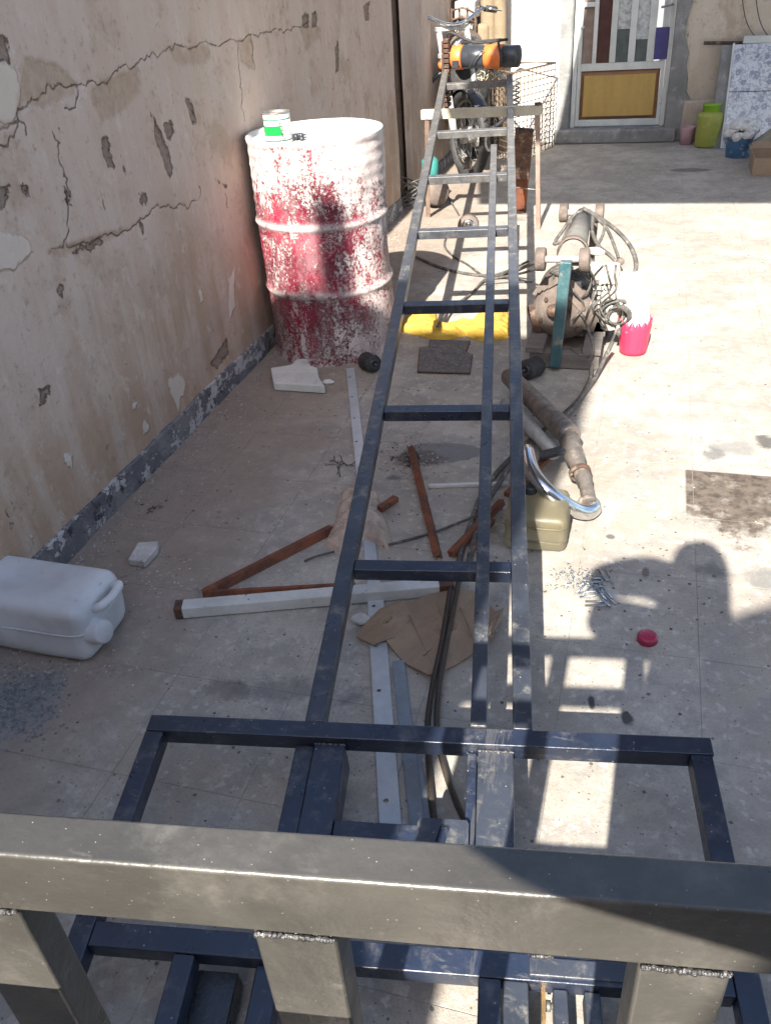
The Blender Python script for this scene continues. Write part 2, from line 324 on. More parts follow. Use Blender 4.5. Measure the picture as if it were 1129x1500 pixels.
M_pink = pm('pink_red_plastic', (.62, .035, .09), (.50, .03, .08), 9, .4, 0, dirt=(.62, .30, .32), dirt_at=(.6, .72), dirt_scale=18)
M_crimson = pm('crimson_plastic', (.38, .02, .07), (.30, .02, .06), 30, .35, 0)
M_blue = pm('blue_plastic', (.10, .26, .50), (.08, .20, .40), 8, .5, 0, dirt=(.55, .58, .62), dirt_at=(.55, .62), dirt_scale=12)
M_pinkpot = pm('faded_pink_plastic', (.50, .32, .36), (.42, .26, .30), 8, .6, 0)
M_wool = pm('white_fluff', (.72, .71, .69), (.55, .54, .53), 20, .95, 0, bump=.01, bscale=60)
M_greeng = pm('lime_green_plastic', (.30, .32, .06), (.24, .27, .05), 6, .45, 0, dirt=(.42, .40, .16), dirt_at=(.55, .7))
M_greenb = pm('bright_green_plastic', (.24, .44, .03), None, 6, .4, 0)
M_orange = pm('orange_paint', (.72, .20, .05), (.62, .16, .04), 8, .35, 0)
M_hoistb = pm('black_hoist_paint', (.03, .034, .042), (.045, .05, .058), 8, .3, 0)
M_wood = pm('dusty_grey_wood', (.20, .18, .165), (.14, .125, .115), 10, .9, 0, stretch=(.3, 4, 4), bump=.003)
M_teal = pm('worn_teal_paint', (.03, .085, .10), (.065, .125, .135), 12, .45, 0, dirt=(.22, .19, .16), dirt_at=(.54, .66), dirt_scale=15)
M_wheelb = pm('dusty_brown_drum', (.17, .135, .115), (.115, .09, .078), 9, .75, .2, dirt=(.24, .205, .18), dirt_at=(.5, .7), dirt_scale=10, bump=.003, bscale=60)
M_motor = pm('cream_grey_motor', (.50, .48, .42), (.40, .38, .34), 12, .55, .1, dirt=(.30, .26, .22), dirt_at=(.57, .7))
M_bag = pm('white_plastic_bag', (.80, .80, .80), (.70, .70, .70), 20, .5, 0, bump=.006, bscale=50)
M_clear = pm('cloudy_wrap', (.46, .36, .29), (.36, .28, .22), 14, .3, 0, dirt=(.60, .54, .50), dirt_at=(.6, .7), dirt_scale=30, bump=.004, bscale=60)
M_frame = pm('white_aluminium_frame', (.60, .62, .60), (.50, .52, .50), 7, .45, 0, dirt=(.32, .22, .17), dirt_at=(.64, .7), dirt_scale=24, world=True)
M_dooryel = pm('ochre_door_panel', (.46, .30, .085), (.40, .26, .075), 4, .55, 0, dirt=(.62, .55, .42), dirt_at=(.72, .74), dirt_scale=16, world=True, stretch=(3, 1, .6))
M_dooredge = pm('brown_door_moulding', (.26, .13, .055), (.20, .10, .05), 6, .5, 0)
M_sign = pm('navy_sticker', (.035, .03, .15), (.05, .045, .19), 20, .5, 0, dirt=(.3, .3, .42), dirt_at=(.68, .72), dirt_scale=40)
M_mesh = pm('rusty_wire', (.15, .105, .075), (.10, .07, .05), 20, .7, .3)
M_silver = pm('dull_silver_paint', (.62, .62, .62), (.50, .50, .50), 12, .35, .35)
M_spring = pm('grey_steel_wire', (.30, .29, .27), (.16, .15, .14), 30, .5, .6)
M_seat = pm('black_vinyl', (.02, .02, .02), None, 20, .5, 0)
M_tankm = pm('dusty_dark_tank', (.06, .035, .03), (.09, .07, .06), 10, .4, 0, dirt=(.3, .27, .24), dirt_at=(.55, .7))
M_plast = pm('rolled_beige_carpet', (.25, .19, .12), (.17, .13, .085), 8, .95, 0, dirt=(.20, .15, .10), dirt_at=(.5, .66), dirt_scale=6, bump=.003)
M_purple = pm('dark_purple_tube', (.085, .055, .06), (.06, .04, .045), 8, .6, 0)
M_stone = pm('broken_white_stone', (.58, .56, .53), (.44, .42, .40), 12, .9, 0, dirt=(.2, .17, .15), dirt_at=(.6, .68), bump=.004)
M_jeans = pm('dark_blue_cloth', (.05, .06, .09), None, 12, .9, 0)
M_skin = pm('skin', (.45, .28, .2), (.42, .25, .18), 6, .5, 0)
M_brick = M_wallb
def glass_mat(name, col, rough=.08, trans=.0):
    t = NT(name); return t.fin(t.mix(t.ramp(t.noise(12, 4, .6, world=True), .4, .6), col, tuple(x*.8 for x in col)), rough, 0, None, spec=.5)
M_g1 = glass_mat('pane_taupe', (.25, .19, .16), .25); M_g2 = glass_mat('pane_maroon', (.09, .045, .04), .12); M_g3 = glass_mat('pane_dark', (.10, .12, .12), .15)
def frost_mat():
    t = NT('patterned_frosted_glass'); v = t.ramp(t.noise(28, 6, .7, world=True), .4, .62); return t.fin(t.mix(v, (.48, .50, .50), (.26, .28, .28)), .35, 0, t.noise(60), .002)
M_frost = frost_mat()
def jerry_mat(name, col, trans, dirtc):
    t = NT(name); c = t.mix(t.ramp(t.noise(5, 5, .6, world=False), .4, .65), col, tuple(x*.82 for x in col)); c = t.mix(t.ramp(t.noise(22, 7, .75, world=False), .62, .70, 0, .6), c, dirtc)
    t.b.inputs['Transmission Weight'].default_value = trans; t.b.inputs['IOR'].default_value = 1.35
    t.b.inputs['Subsurface Weight'].default_value = .25; t.b.inputs['Subsurface Radius'].default_value = (.03, .03, .03)
    return t.fin(c, .42, 0, t.noise(25, 3, .5, world=False), .002, .4)
M_jerry = jerry_mat('milky_white_plastic', (.56, .565, .58), .0, (.30, .28, .26)); M_jerry2 = jerry_mat('yellowed_clear_plastic', (.50, .45, .31), .8, (.30, .26, .18))
def drum_mat():
    t = NT('red_drum_splashed_with_plaster'); P = t.coord(False); X, Y, Z = t.sep(P)
    c = t.mix(t.ramp(t.noise(5, 5, .6, world=False), .4, .6), (.27, .012, .040), (.13, .012, .026))
    # plaster runs: strongest at the top, thin in the middle, speckled at the foot
    top = t.ramp(Z, .58, .84, -.015, .15); foot = t.ramp(Z, .30, .02, 0, .085); rt = t.ramp(X, .04, .26, 0, .12)
    bias = t.math('ADD', t.math('ADD', top, foot), rt)
    runs = t.math('ADD', t.math('ADD', t.noise(16, 9, .82, world=False, stretch=(1, 1, .42)), t.math('MULTIPLY', t.math('SUBTRACT', t.noise(85, 6, .88, world=False), .5), 1.25)), bias)
    f = t.ramp(runs, .535, .60); w_ = t.mix(t.ramp(t.noise(9, 6, .65, world=False), .4, .6), (.66, .60, .57), (.45, .40, .38)); c = t.mix(t.math('MULTIPLY', f, .93), c, w_)
    c = t.mix(t.ramp(t.math('ADD', t.noise(6, 8, .8, world=False, stretch=(1, 1, .5)), t.math('MULTIPLY', t.noise(110, 5, .85, world=False), .35)), .62, .84, 0, .42), c, (.42, .30, .31))
    f2 = t.ramp(t.math('ADD', t.noise(55, 5, .8, world=False), t.math('MULTIPLY', foot, .3)), .60, .66); c = t.mix(t.math('MULTIPLY', f2, .85), c, (.10, .085, .09))
    rib = t.math('MULTIPLY', t.attr('ribs'), t.ramp(t.noise(14, 5, .7, world=False), .35, .5)); c = t.mix(t.math('MULTIPLY', rib, .75), c, (.62, .60, .58))
    return t.fin(c, t.mix(f, (.42, .42, .42), (.85, .85, .85)), 0, t.math('ADD', t.math('MULTIPLY', f, .8), t.noise(80, 4, .7, world=False)), .0018, .4)
M_drum = drum_mat()
M_drumtop = pm('plaster_crusted_lid', (.68, .665, .64), (.52, .50, .48), 9, .8, 0, dirt=(.30, .27, .25), dirt_at=(.62, .7), dirt_scale=14, bump=.003, bscale=60)

# ================================================================== SETTING
# ground sheet to the horizon, tiled yard floor on it
base = MB(); base.box(-40, 40, -40, 60, -.30, -.0012); ground = base.build('ground', M_joint, kind='structure')
floor = bpy.data.objects.new('yard_floor', None); COL.objects.link(floor); floor['kind'] = 'structure'; ORG[floor.name] = np.zeros(3)
TS = .3005
xs0, ys0 = -1.035*1.42/1.5, 1.562   # a joint crossing
tm = []
for k in range(6):
    bm = bmesh.new(); bmesh.ops.create_cube(bm, size=1)
    for v in bm.verts:
        v.co.x *= TS-.0012; v.co.y *= TS-.0012; v.co.z = v.co.z*.001-.0005
    es = [e for e in bm.edges if all(v.co.z > -.0002 for v in e.verts)]; bmesh.ops.bevel(bm, geom=es, offset=.0004, segments=1, affect='EDGES')
    me = bpy.data.meshes.new('paving_tile'); bm.to_mesh(me); bm.free(); me.materials.append(M_ground); tm.append(me)
cells = []
for i in range(-3, 18):
    for j in range(-10, 30):
        x = xs0+(i+.5)*TS; y = ys0+(j+.5)*TS
        if y > 8.4: continue
        cells.append((x, y, i, j))
def vis_size(c):
    if c[1] < .5: return -1
    g = np.array([c[0], c[1], 0])-CP; q = RM.T @ g; px = 564.5+FPX*q[0]/-q[2]; py = 750-FPX*q[1]/-q[2]
    return 1/np.linalg.norm(g) if (-60 < px < 1190 and py < 1560) else -1
cells.sort(key=vis_size, reverse=True)
rest = MB()
for n_, (x, y, i, j) in enumerate(cells):
    dz = random.uniform(-.0002, .0002)
    if n_ < 290 and vis_size((x, y)) > 0:
        o = bpy.data.objects.new('paving_tile', random.choice(tm)); COL.objects.link(o); o.parent = floor
        o.location = (x, y, dz); o.rotation_euler = (random.uniform(-.0012, .0012), random.uniform(-.0012, .0012), random.uniform(-.002, .002))
    else: rest.box(x-TS/2+.0014, x+TS/2-.0014, y-TS/2+.0014, y+TS/2-.0014, -.0011, dz)
rest.build('paving_tiles_beyond', M_ground, floor, kind='stuff')

# ---- left wall with traced chips, cracks and patches
def poly_sdf(pts, Y, Z):
    P = np.array(pts); d = np.full(Y.shape, 1e9); inside = np.zeros(Y.shape, bool); n = len(P)
    for i in range(n):
        a, b = P[i], P[(i+1) % n]; e = b-a; L2 = e.dot(e)+1e-12
        t = np.clip(((Y-a[0])*e[0]+(Z-a[1])*e[1])/L2, 0, 1); d = np.minimum(d, np.hypot(Y-a[0]-t*e[0], Z-a[1]-t*e[1]))
        c = ((a[1] > Z) != (b[1] > Z)) & (Y < (b[0]-a[0])*(Z-a[1])/(b[1]-a[1]+1e-12)+a[0]); inside ^= c
    return np.where(inside, -d, d)
def line_df(pts, Y, Z):
    P = np.array(pts); d = np.full(Y.shape, 1e9)
    for i in range(len(P)-1):
        a, b = P[i], P[i+1]; e = b-a; t = np.clip(((Y-a[0])*e[0]+(Z-a[1])*e[1])/(e.dot(e)+1e-12), 0, 1); d = np.minimum(d, np.hypot(Y-a[0]-t*e[0], Z-a[1]-t*e[1]))
    return d
def wpts(l, s=.3543, oy=0): 
    r = []
    for x, y in l:
        q = AX(x*s, y*s+oy); r.append((q[1], q[2]))
    return r
chips = [wpts(c) for c in ([(415, 575), (440, 570), (470, 690), (445, 685), (425, 640)], [(635, 485), (652, 520), (690, 600), (710, 700), (700, 735), (680, 690), (640, 560)],
    [(675, 520), (705, 500), (720, 550), (705, 570), (685, 555)], [(770, 415), (790, 410), (812, 500), (795, 515)], [(575, 800), (600, 800), (608, 840), (585, 845)],
    [(265, 780), (287, 790), (287, 845), (268, 840)], [(93, 760), (112, 790), (107, 805), (93, 795)], [(-60, 765), (35, 770), (30, 810), (5, 870), (-60, 900)], [(-50, 130), (25, 160), (30, 250), (-50, 260)],
    [(345, 1020), (420, 985), (430, 1000), (380, 1030), (310, 1050)], [(572, 920), (590, 930), (590, 975)], [(905, 750), (940, 770), (935, 775)])]
chips += [wpts(c, 1) for c in ([(58, 570), (72, 566), (70, 585), (60, 593)], [(310, 532), (333, 497), (335, 518), (318, 540)], [(443, 21), (452, 20), (453, 40), (445, 42)], [(457, 19), (463, 18), (464, 38), (458, 40)], [(532, 10), (541, 2), (540, 30), (535, 30)],  # includes wall slots, their inner shade put in as dark chip colour
    [(490, 68), (494, 62), (496, 100), (492, 105)], [(84, 421), (92, 418), (92, 432), (86, 434)])]
under = [wpts(c) for c in ([(375, 370), (570, 265), (582, 330), (575, 400), (500, 480), (420, 515), (385, 450)], [(690, 200), (740, 188), (780, 200), (860, 190), (866, 240), (740, 268)],
    [(95, 235), (200, 260), (310, 350), (310, 400), (220, 430), (100, 440), (60, 500)], [(975, 165), (1045, 150), (1055, 285), (1000, 260)], [(200, 1040), (430, 965), (520, 950), (440, 1010), (250, 1070)])]
under += [wpts(c, 1) for c in ([(440, 42), (468, 40), (470, 60), (448, 75)],)]
pale = [wpts(c) for c in ([(-80, 270), (60, 300), (80, 400), (50, 500), (-80, 470)], [(-80, 940), (110, 980), (135, 1040), (60, 1120), (-80, 1110)])]
pale += [wpts(c, 1) for c in ([(245, 552), (262, 548), (275, 562), (268, 582), (262, 605), (250, 575)], [(208, 612), (214, 612), (219, 628), (212, 634)], [(95, 664), (103, 664), (107, 684), (99, 680)], [(195, 588), (201, 590), (200, 602), (195, 600)],
    [(182, 524), (187, 520), (188, 536), (183, 534)], [(291, 428), (296, 424), (299, 440), (294, 444)], [(44, 785), (48, 785), (50, 795)], [(335, 410), (345, 390), (345, 450), (338, 470)])]
cracks = [wpts(c) for c in ([(-60, 640), (0, 600), (55, 565), (72, 500), (130, 400), (200, 350), (260, 360), (330, 345), (470, 300), (570, 262), (690, 210), (740, 185), (780, 200), (870, 180), (1050, 140), (1129, 130), (1220, 110), (1300, 108)],
    [(200, 1050), (300, 1020), (430, 970), (560, 930), (620, 880), (700, 860), (780, 860), (825, 820), (820, 770)], [(210, 540), (245, 590), (260, 700), (275, 780), (285, 950), (265, 1000)], [(985, 180), (995, 300), (1005, 420), (1020, 500)],
    [(1040, 140), (1055, 260), (1055, 290)], [(310, 350), (318, 400), (260, 450)], [(935, 800), (945, 860)], [(0, 535), (40, 515), (95, 510), (105, 560)])]
def jag(pl, amp, depth):
    pts = [np.array(p) for p in pl]
    for _ in range(depth):
        out = [pts[0]]
        for a, b in zip(pts[:-1], pts[1:]):
            l = np.linalg.norm(b-a); n_ = np.array([-(b-a)[1], (b-a)[0]])/(l+1e-9); out += [(a+b)/2+n_*np.random.normal(0, .5)*min(amp, l*.32), b]
        pts = out; amp *= .72
    return pts
cracks = [jag(c, .022, 4) for c in cracks]
chips = [jag(c+[c[0]], .006, 2)[:-1] for c in chips]; under = [jag(c+[c[0]], .012, 3)[:-1] for c in under]; pale = [jag(c+[c[0]], .010, 3)[:-1] for c in pale]
def wall_grid(name, ys, zs, mat, x_of, parent=None, attrs=True):
    Y, Z = np.meshgrid(ys, zs, indexing='ij'); sh = Y.shape
    def low(a, f, s): return np.sin(Y*f+s)*np.cos(Z*f*1.3+s*2)*a
    X = np.full(sh, WX)+low(.004, 2.1, .3)+low(.003, 5.7, 1.9)+low(.0012, 17, .7)
    A = {}
    if attrs:
        A['chip'] = np.min([poly_sdf(p, Y, Z) for p in chips], 0); A['under'] = np.min([poly_sdf(p, Y, Z) for p in under], 0)
        A['pale'] = np.min([poly_sdf(p, Y, Z) for p in pale], 0); A['crack'] = np.min([line_df(p, Y, Z) for p in cracks], 0)
        X = X-.005*np.clip(-A['chip']/.006, 0, 1)-.003*np.clip(-A['under']/.006, 0, 1)-.002*np.clip(1-A['crack']/.008, 0, 1)+.0015*np.clip(-A['pale']/.006, 0, 1)
    X = X+x_of
    nY, nZ = sh; vs = np.stack([X, Y, Z], -1).reshape(-1, 3); idx = np.arange(nY*nZ).reshape(nY, nZ)
    f = np.stack([idx[:-1, :-1], idx[1:, :-1], idx[1:, 1:], idx[:-1, 1:]], -1).reshape(-1, 4)
    me = bpy.data.meshes.new(name); me.vertices.add(len(vs)); me.vertices.foreach_set('co', vs.ravel()); me.loops.add(f.size); me.polygons.add(len(f))
    me.loops.foreach_set('vertex_index', f.ravel()); me.polygons.foreach_set('loop_start', np.arange(0, f.size, 4)); me.polygons.foreach_set('loop_total', np.full(len(f), 4)); me.polygons.foreach_set('use_smooth', np.ones(len(f), bool))
    me.update(calc_edges=True); me.materials.append(mat)
    for k, a in A.items(): at = me.attributes.new(k, 'FLOAT', 'POINT'); at.data.foreach_set('value', a.ravel())
    o = bpy.data.objects.new(name, me); COL.objects.link(o)
    if parent: o.parent = parent
    return o
YS = 5.49
M_seam = pm('dark_crumbling_seam', (.15, .10, .07), (.09, .06, .045), 8, .95, bump=.01, bscale=40, world=True)
lw = thing('yard_wall', 'long weathered beige plaster wall with cracks, chips and a peeling grey foot along the left side', 'wall')
ys = np.concatenate([np.linspace(-1.6, 1.0, 40)[:-1], np.linspace(1.0, 3.6, 560)[:-1], np.linspace(3.6, YS, 230)]); zs = np.concatenate([np.linspace(0, 1.42, 300)[:-1], np.linspace(1.42, 1.9, 10)])
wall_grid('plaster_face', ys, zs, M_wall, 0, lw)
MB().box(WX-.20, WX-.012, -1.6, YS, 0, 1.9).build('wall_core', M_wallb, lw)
# skirting band: uneven thin strip
sk = MB(); N = 160
ysk = np.linspace(-1.5, YS-.01, N)
vs = []
for y in ysk:
    t_ = .007+.002*math.sin(y*9)+.001*math.sin(y*31); hh = .094+.003*math.sin(y*5.3)+.002*math.sin(y*23)
    vs += [(WX-.01, y, 0), (WX+t_+.004, y, 0), (WX+t_+.001, y, hh-.004), (WX+t_-.003, y, hh), (WX-.01, y, hh+.002)]
fs = [(i*5+k, i*5+k+1, (i+1)*5+k+1, (i+1)*5+k) for i in range(N-1) for k in range(4)]
sk.add(vs, fs, False).build('skirting', M_skirt, lw)
fw = thing('yard_wall', 'far stretch of the left plaster wall set back behind a dark vertical seam, the small motorbike parked by it', 'wall', (0, 0, 0))
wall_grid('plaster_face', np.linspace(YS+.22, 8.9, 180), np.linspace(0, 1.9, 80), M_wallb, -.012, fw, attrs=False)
MB().box(WX-.25, WX-.032, YS+.012, 8.9, 0, 1.9).build('wall_core', M_seam, fw)
MB().box(WX-.031, WX+.004, YS+.242, 8.9, 0, .07).build('skirting', M_skirt, fw)

# ---- far wall with the door
FY = 7.66
xw0 = AY(738, 150, FY)[0]; xd0 = AY(834, 187, FY+.06)[0]; xd1 = AY(971, 185, FY+.06)[0]; xr = AY(1004, 150, FY)[0]
zth = AY(900, 186, FY+.05)[2]
hw = thing('house_wall', 'white sunlit wall stub left of the glazed door', 'wall', (xw0, FY, 0))
m = MB(); m.box(xw0, xd0-.10, FY, FY+.35, 0, 2.35); m.build('wall_face', M_white, hw, bevel=.02)
m = MB(); m.box(xd0-.13, xd0-.004, FY+.015, FY+.34, 0, 2.34); m.build('door_reveal', M_cement, hw, bevel=.03)
dw = thing('house_wall', 'shaded house wall right of the door, grey cement band then peeling cream plaster', 'wall', (xr, FY, 0))
# irregular edge between cement band and plaster: cement slab with a ragged right outline, proud of the plaster
m = MB(); m.box(xd1+.004, 4.0, FY+.02, FY+.35, 0, 2.35); m.build('plaster_face', M_cream, dw)
n = 26; pl = []; 
for i in range(n+1):
    z = 2.35*i/n; xx = xr-.02+.03*math.sin(z*5+1)+.018*math.sin(z*13)+.012*math.sin(z*31)+(.09*math.exp(-((z-.1)/.25)**2)); pl.append((xx, z))
vs = [(xd1+.004, FY-.006, 0)]+[(x, FY-.006, z) for x, z in pl]+[(xd1+.004, FY-.006, 2.35)]; k = len(vs); vs2 = [(a, FY+.03, c) for a, b, c in vs]
MB().add(vs+vs2, [tuple(range(k)), tuple(range(k, 2*k))[::-1]]+[(i, (i+1) % k, k+(i+1) % k, k+i) for i in range(k)]).build('cement_band', M_cement, dw, bevel=.008)
m = MB(); m.box(xd0-.12, xd1+.10, FY-.05, FY+.30, 0, zth-.004); m.build('door_step', M_cement, hw, bevel=.015)
m = MB(); m.box(xd1+.13, xd1+.42, FY-.028, FY+.021, .0, .30); m.build('pale_patch', M_cream, dw, bevel=.02)

# door
DY = FY+.06
door = thing('glazed_door', 'white framed door with tall glass strips above a bevelled ochre panel', 'door', (xd0, DY, zth))
DZ = lambda px, py: AY(px, py, DY)
W_ = xd1-xd0; ztop = zth+2.05
zrail_b, zrail_t = DZ(905, 103)[2], DZ(905, 92)[2]
fr = MB()
fr.box(xd0, xd0+.035, DY, DY+.06, zth, ztop); fr.box(xd1-.035, xd1, DY, DY+.06, zth, ztop); fr.box(xd0+.035, xd1-.035, DY, DY+.06, ztop-.04, ztop)
fr.build('door_frame', M_frame, door, bevel=.004)
lf = MB(); yA = DY+.012
zb = zth+.006
x0, x1 = xd0+.037, xd1-.037
lf.box(x0, x0+.028, yA, yA+.04, zb, ztop-.045); lf.box(x1-.028, x1, yA, yA+.04, zb, ztop-.045); lf.box(x0+.028, x1-.028, yA, yA+.04, zb, zb+.045); lf.box(x0+.028, x1-.028, yA, yA+.04, zrail_b, zrail_t)
lf.build('door_leaf', M_frame, door, bevel=.003)
pb = MB(); pz0, pz1 = zb+.047, zrail_b-.002; px0, px1 = x0+.03, x1-.03
def frus(m, xa, xb, za, zb_, yo, yi, ins):
    a = [(xa, yo, za), (xb, yo, za), (xb, yo, zb_), (xa, yo, zb_)]; b = [(xa+ins, yi, za+ins), (xb-ins, yi, za+ins), (xb-ins, yi, zb_-ins), (xa+ins, yi, zb_-ins)]
    m.add(a+b, [(0, 1, 5, 4), (1, 2, 6, 5), (2, 3, 7, 6), (3, 0, 4, 7)]); return b
b = frus(pb, px0, px1, pz0, pz1, yA+.02, yA-.012, .028); pb.build('panel_moulding', M_dooredge, door, fixn=False)
MB().box(px0+.026, px1-.026, yA-.010, yA+.02, pz0+.026, pz1-.026).build('door_panel', M_dooryel, door, bevel=.004)
# upper lights: bars and panes at the measured columns
cols = [(845, 866, M_g1), (872, 891, M_g2), (900, 918, M_g3), (928, 945, M_g3), (956, 976, M_sign)]
zr = zrail_t
for k_, (pa, pb_, mt) in enumerate(cols):
    xa, xb = DZ(pa, 92)[0], DZ(pb_, 92)[0]
    if k_ < 4:
        nx = DZ(cols[k_+1][0], 92)[0]; MB().box(xb, nx, yA-.004, yA+.034, zr, ztop-.047).build('glazing_bar', M_frame, door, bevel=.003)
        if k_ == 0: MB().box(xa-.004, xb+.004, yA-.003, yA+.033, DZ(855, 11)[2], DZ(855, 4)[2]).build('glazing_bar', M_frame, door, bevel=.003); MB().box(x0+.028, xa-.0001, yA-.004, yA+.034, zr, ztop-.047).build('glazing_bar', M_frame, door, bevel=.003)
        MB().box(xa, xb, yA+.016, yA+.022, zr, ztop-.047).build('glass_pane', mt, door)
        if k_ >= 2:
            z1 = DZ(910, 43)[2] if k_ == 2 else DZ(935, 58)[2]
            MB().box(xa+.001, xb-.001, yA+.010, yA+.0155, z1, ztop-.05).build('frosted_film', M_frost, door)
    else:
        MB().box(xb-.06, x1-.028, yA-.003, yA+.033, zr, ztop-.047).build('lock_plate_panel', M_frame, door)
        MB().box(xa-.001, xb-.003, yA-.012, yA-.004, zr+.012, DZ(966, 40)[2]).build('sticker', M_sign, door, label='dark blue sticker low on the lock side of the door')
        p = DZ(985, 6); MB().tube(smooth_path([p, p+np.array([-.002, -.045, 0]), p+np.array([-.03, -.05, -.004]), DZ(968, 10)+np.array([0, -.05, 0])]), .008, 10).build('handle', M_spring, door)
        MB().box(p[0]-.012, p[0]+.012, yA-.01, yA+.01, DZ(980, 34)[2], DZ(980, 4)[2]).build('handle_plate', M_frame, door, bevel=.003)
p = DZ(853, 40); MB().ball(p+np.array([0, -.01, 0]), .012, sq=(1.3, .6, .8)).build('knob', M_frame, door)

# floral tile panel leaning on the wall, shelf, wires
def floral():
    t = NT('blue_flowered_tile'); P = t.coord(False); X, Y, Z = t.sep(P)
    c = (.50, .53, .58); v = t.n('ShaderNodeTexVoronoi'); t.put(v.inputs[0], t.vmath('MULTIPLY', P, (1, .01, 1))); v.inputs['Scale'].default_value = 17
    r = t.math('ADD', v.outputs['Distance'], t.math('MULTIPLY', t.math('SUBTRACT', t.noise(55, 2, .5, world=False), .5), .5)); blob = t.ramp(r, .36, .30); c = t.mix(t.math('MULTIPLY', blob, .85), c, (.14, .17, .25)); c = t.mix(t.ramp(r, .14, .10), c, (.42, .45, .52))
    lv = t.ramp(t.noise(34, 3, .7, world=False, dist=1.2), .50, .54); c = t.mix(t.math('MULTIPLY', lv, .75), c, (.22, .25, .33))
    return t.fin(c, .25, 0, None)
M_floral = floral()
q0 = AY(1061, 172, 7.35); q1 = AY(1066, 66, 7.55)
fp = thing('flowered_tile_panel', 'pale panel of blue flowered tiles leaning behind the buckets, far right', 'tile panel', (q0[0], 7.35, 0))
ax = np.array([1, 0, 0.]); az = np.array([0, q1[1]-q0[1], q1[2]]); hgt = np.linalg.norm(az); az /= hgt; ay = np.cross(az, ax)
split = .55*hgt
for i in range(3):
    for j, (za, zb_) in enumerate(((0, split-.002), (split+.002, hgt))):
        MB().frame_box((q0[0]+.012, 7.35, 0), ax, ay, az, i*.402, i*.402+.4, -.006, .006, za, zb_).build('flowered_tile', M_floral, fp, bevel=.002)
MB().frame_box((q0[0]+.012, 7.35, 0), ax, ay, az, -.014, -.001, -.009, .012, 0, hgt+.01).build('edge_strip', M_frame, fp)
MB().frame_box((q0[0]+.012, 7.35, 0), ax, ay, az, -.09, 1.3, .012, .05, 0, hgt+.004).build('backing', M_cement, fp)
a, b_ = AY(1030, 63, 7.63), AY(1135, 62, 7.63)
MB().tube([a, b_], .012, 8).build('wall_pipe', M_rustd, None, label='thin rusty pipe fixed level across the wall above the flowered tiles', cat='pipe', org=a)
a, b_ = AY(1088, 58, 7.6), AY(1140, 57, 7.6); MB().bar(a, b_, .06, .05).build('shelf_board', M_frame, None, bevel=.004, label='short white board lying on the wall pipe at the right edge', cat='board', org=a)
for k_, (xa, xb) in enumerate(((1084, 1112), (1104, 1132))):
    pts = [AY(xa, -40, 7.62), AY(xa+4, 10, 7.6), AY(xa+12, 40, 7.6), AY(xb, 62, 7.6)]
    MB().tube(smooth_path(pts), .004, 6).build('hanging_wire', M_hose, None, label=('left' if k_ == 0 else 'right')+' of the two thin wires hanging down the cream wall to the pipe', cat='wire', org=pts[0])

# ---- unseen house, side wall and overhead slab, outlines shaped to throw the shade
yb = -1.5
def Sx(x, y, z): return x-KX*z, y-KY*z
bxr = -.138-KX/KY*(3.45-yb); bh = (3.45-yb)/KY
bb = thing('unseen_shade_house', 'unseen plastered house added behind the viewpoint, its edge cut to shade the left of the yard', 'house', (-2, yb, 0))
TPp = lambda sx, sy: (sx-KX*(sy-yb)/KY, yb, (sy-yb)/KY)
ed = [(-.235, yb, 0), TPp(-.20, .74), TPp(-.30, .80), TPp(-.32, 1.0), TPp(-.295, 1.30), TPp(-.25, 1.72), TPp(-.19, 2.25), TPp(-.14, 2.8), TPp(-.12, 3.45)]  # edge of the unseen house set out from the shade it throws
bh = ed[-1][2]; vs = [(-4.0, yb, 0)]+ed+[(-4.0, yb, bh)]; k = len(vs)
MB().add(vs+[(x, y-.12, z) for x, y, z in vs], [tuple(range(k)), tuple(range(k, 2*k))[::-1]]+[(i, (i+1) % k, k+(i+1) % k, k+i) for i in range(k)]).build('wall', M_wallb, bb)
MB().box(-4.05, ed[-1][0], yb-.14, yb, bh+.002, bh+.012).build('coping', M_cement, bb); MB().box(-4.0, -1.4, yb-3, yb-.125, 0, bh-.3).build('house_body', M_wallb, bb)
MB().box(-1.31, -1.195, yb-.14, yb, bh+.013, 4.33).build('shade_stub', M_wallb, bb)  # added stub above the coping, only there to shade the drum
sw = thing('shade_side_wall', 'unseen plastered wall added behind the viewpoint on the right, outline cut for its shade', 'wall', (2, yb, 0))
m = MB(); h1 = (1.74-yb)/KY; xa = 0
TP = lambda sx, sy: (sx-KX*(sy-yb)/KY, yb, (sy-yb)/KY)
vs = [(xa, yb, 0), (6, yb, 0), (6, yb, 3.6), TP(1.6, 2.7), TP(.75, 1.95), TP(.42, 1.82), TP(.30, 1.735), TP(.12, 1.62), TP(.078, 1.40)]; vs[0] = (vs[-1][0]-.004, yb, 0); k = len(vs)  # added wall, its stepped outline set out from the floor shade
m.add(vs+[(x, y-.2, z) for x, y, z in vs], [tuple(range(k)), tuple(range(k, 2*k))[::-1]]+[(i, (i+1) % k, k+(i+1) % k, k+i) for i in range(k)]).build('wall', M_wallb, sw)
pr = thing('shade_slab', 'unseen flat slab added overhead, cut to shade the far end of the yard', 'roof', (0, 5, 0))
ph = 2.9; e0 = 5.70-KY*ph
cp = [Sx(-1.06, 5.68, ph), Sx(4.5, 5.76, ph), (4.5, 7.68), Sx(-.40, 9.9, ph), Sx(-.77, 7.66, ph), Sx(-.92, 7.01, ph), Sx(-1.17, 6.26, ph)]  # added slab, corners set out from the shade at the far end
MB().poly([(x, y, ph) for x, y in cp], .06).build('overhead_slab', M_cement, pr)
MB().box(3.4, 3.5, 3.0, 3.1, 0, ph-.002).build('post', M_rustd, pr)

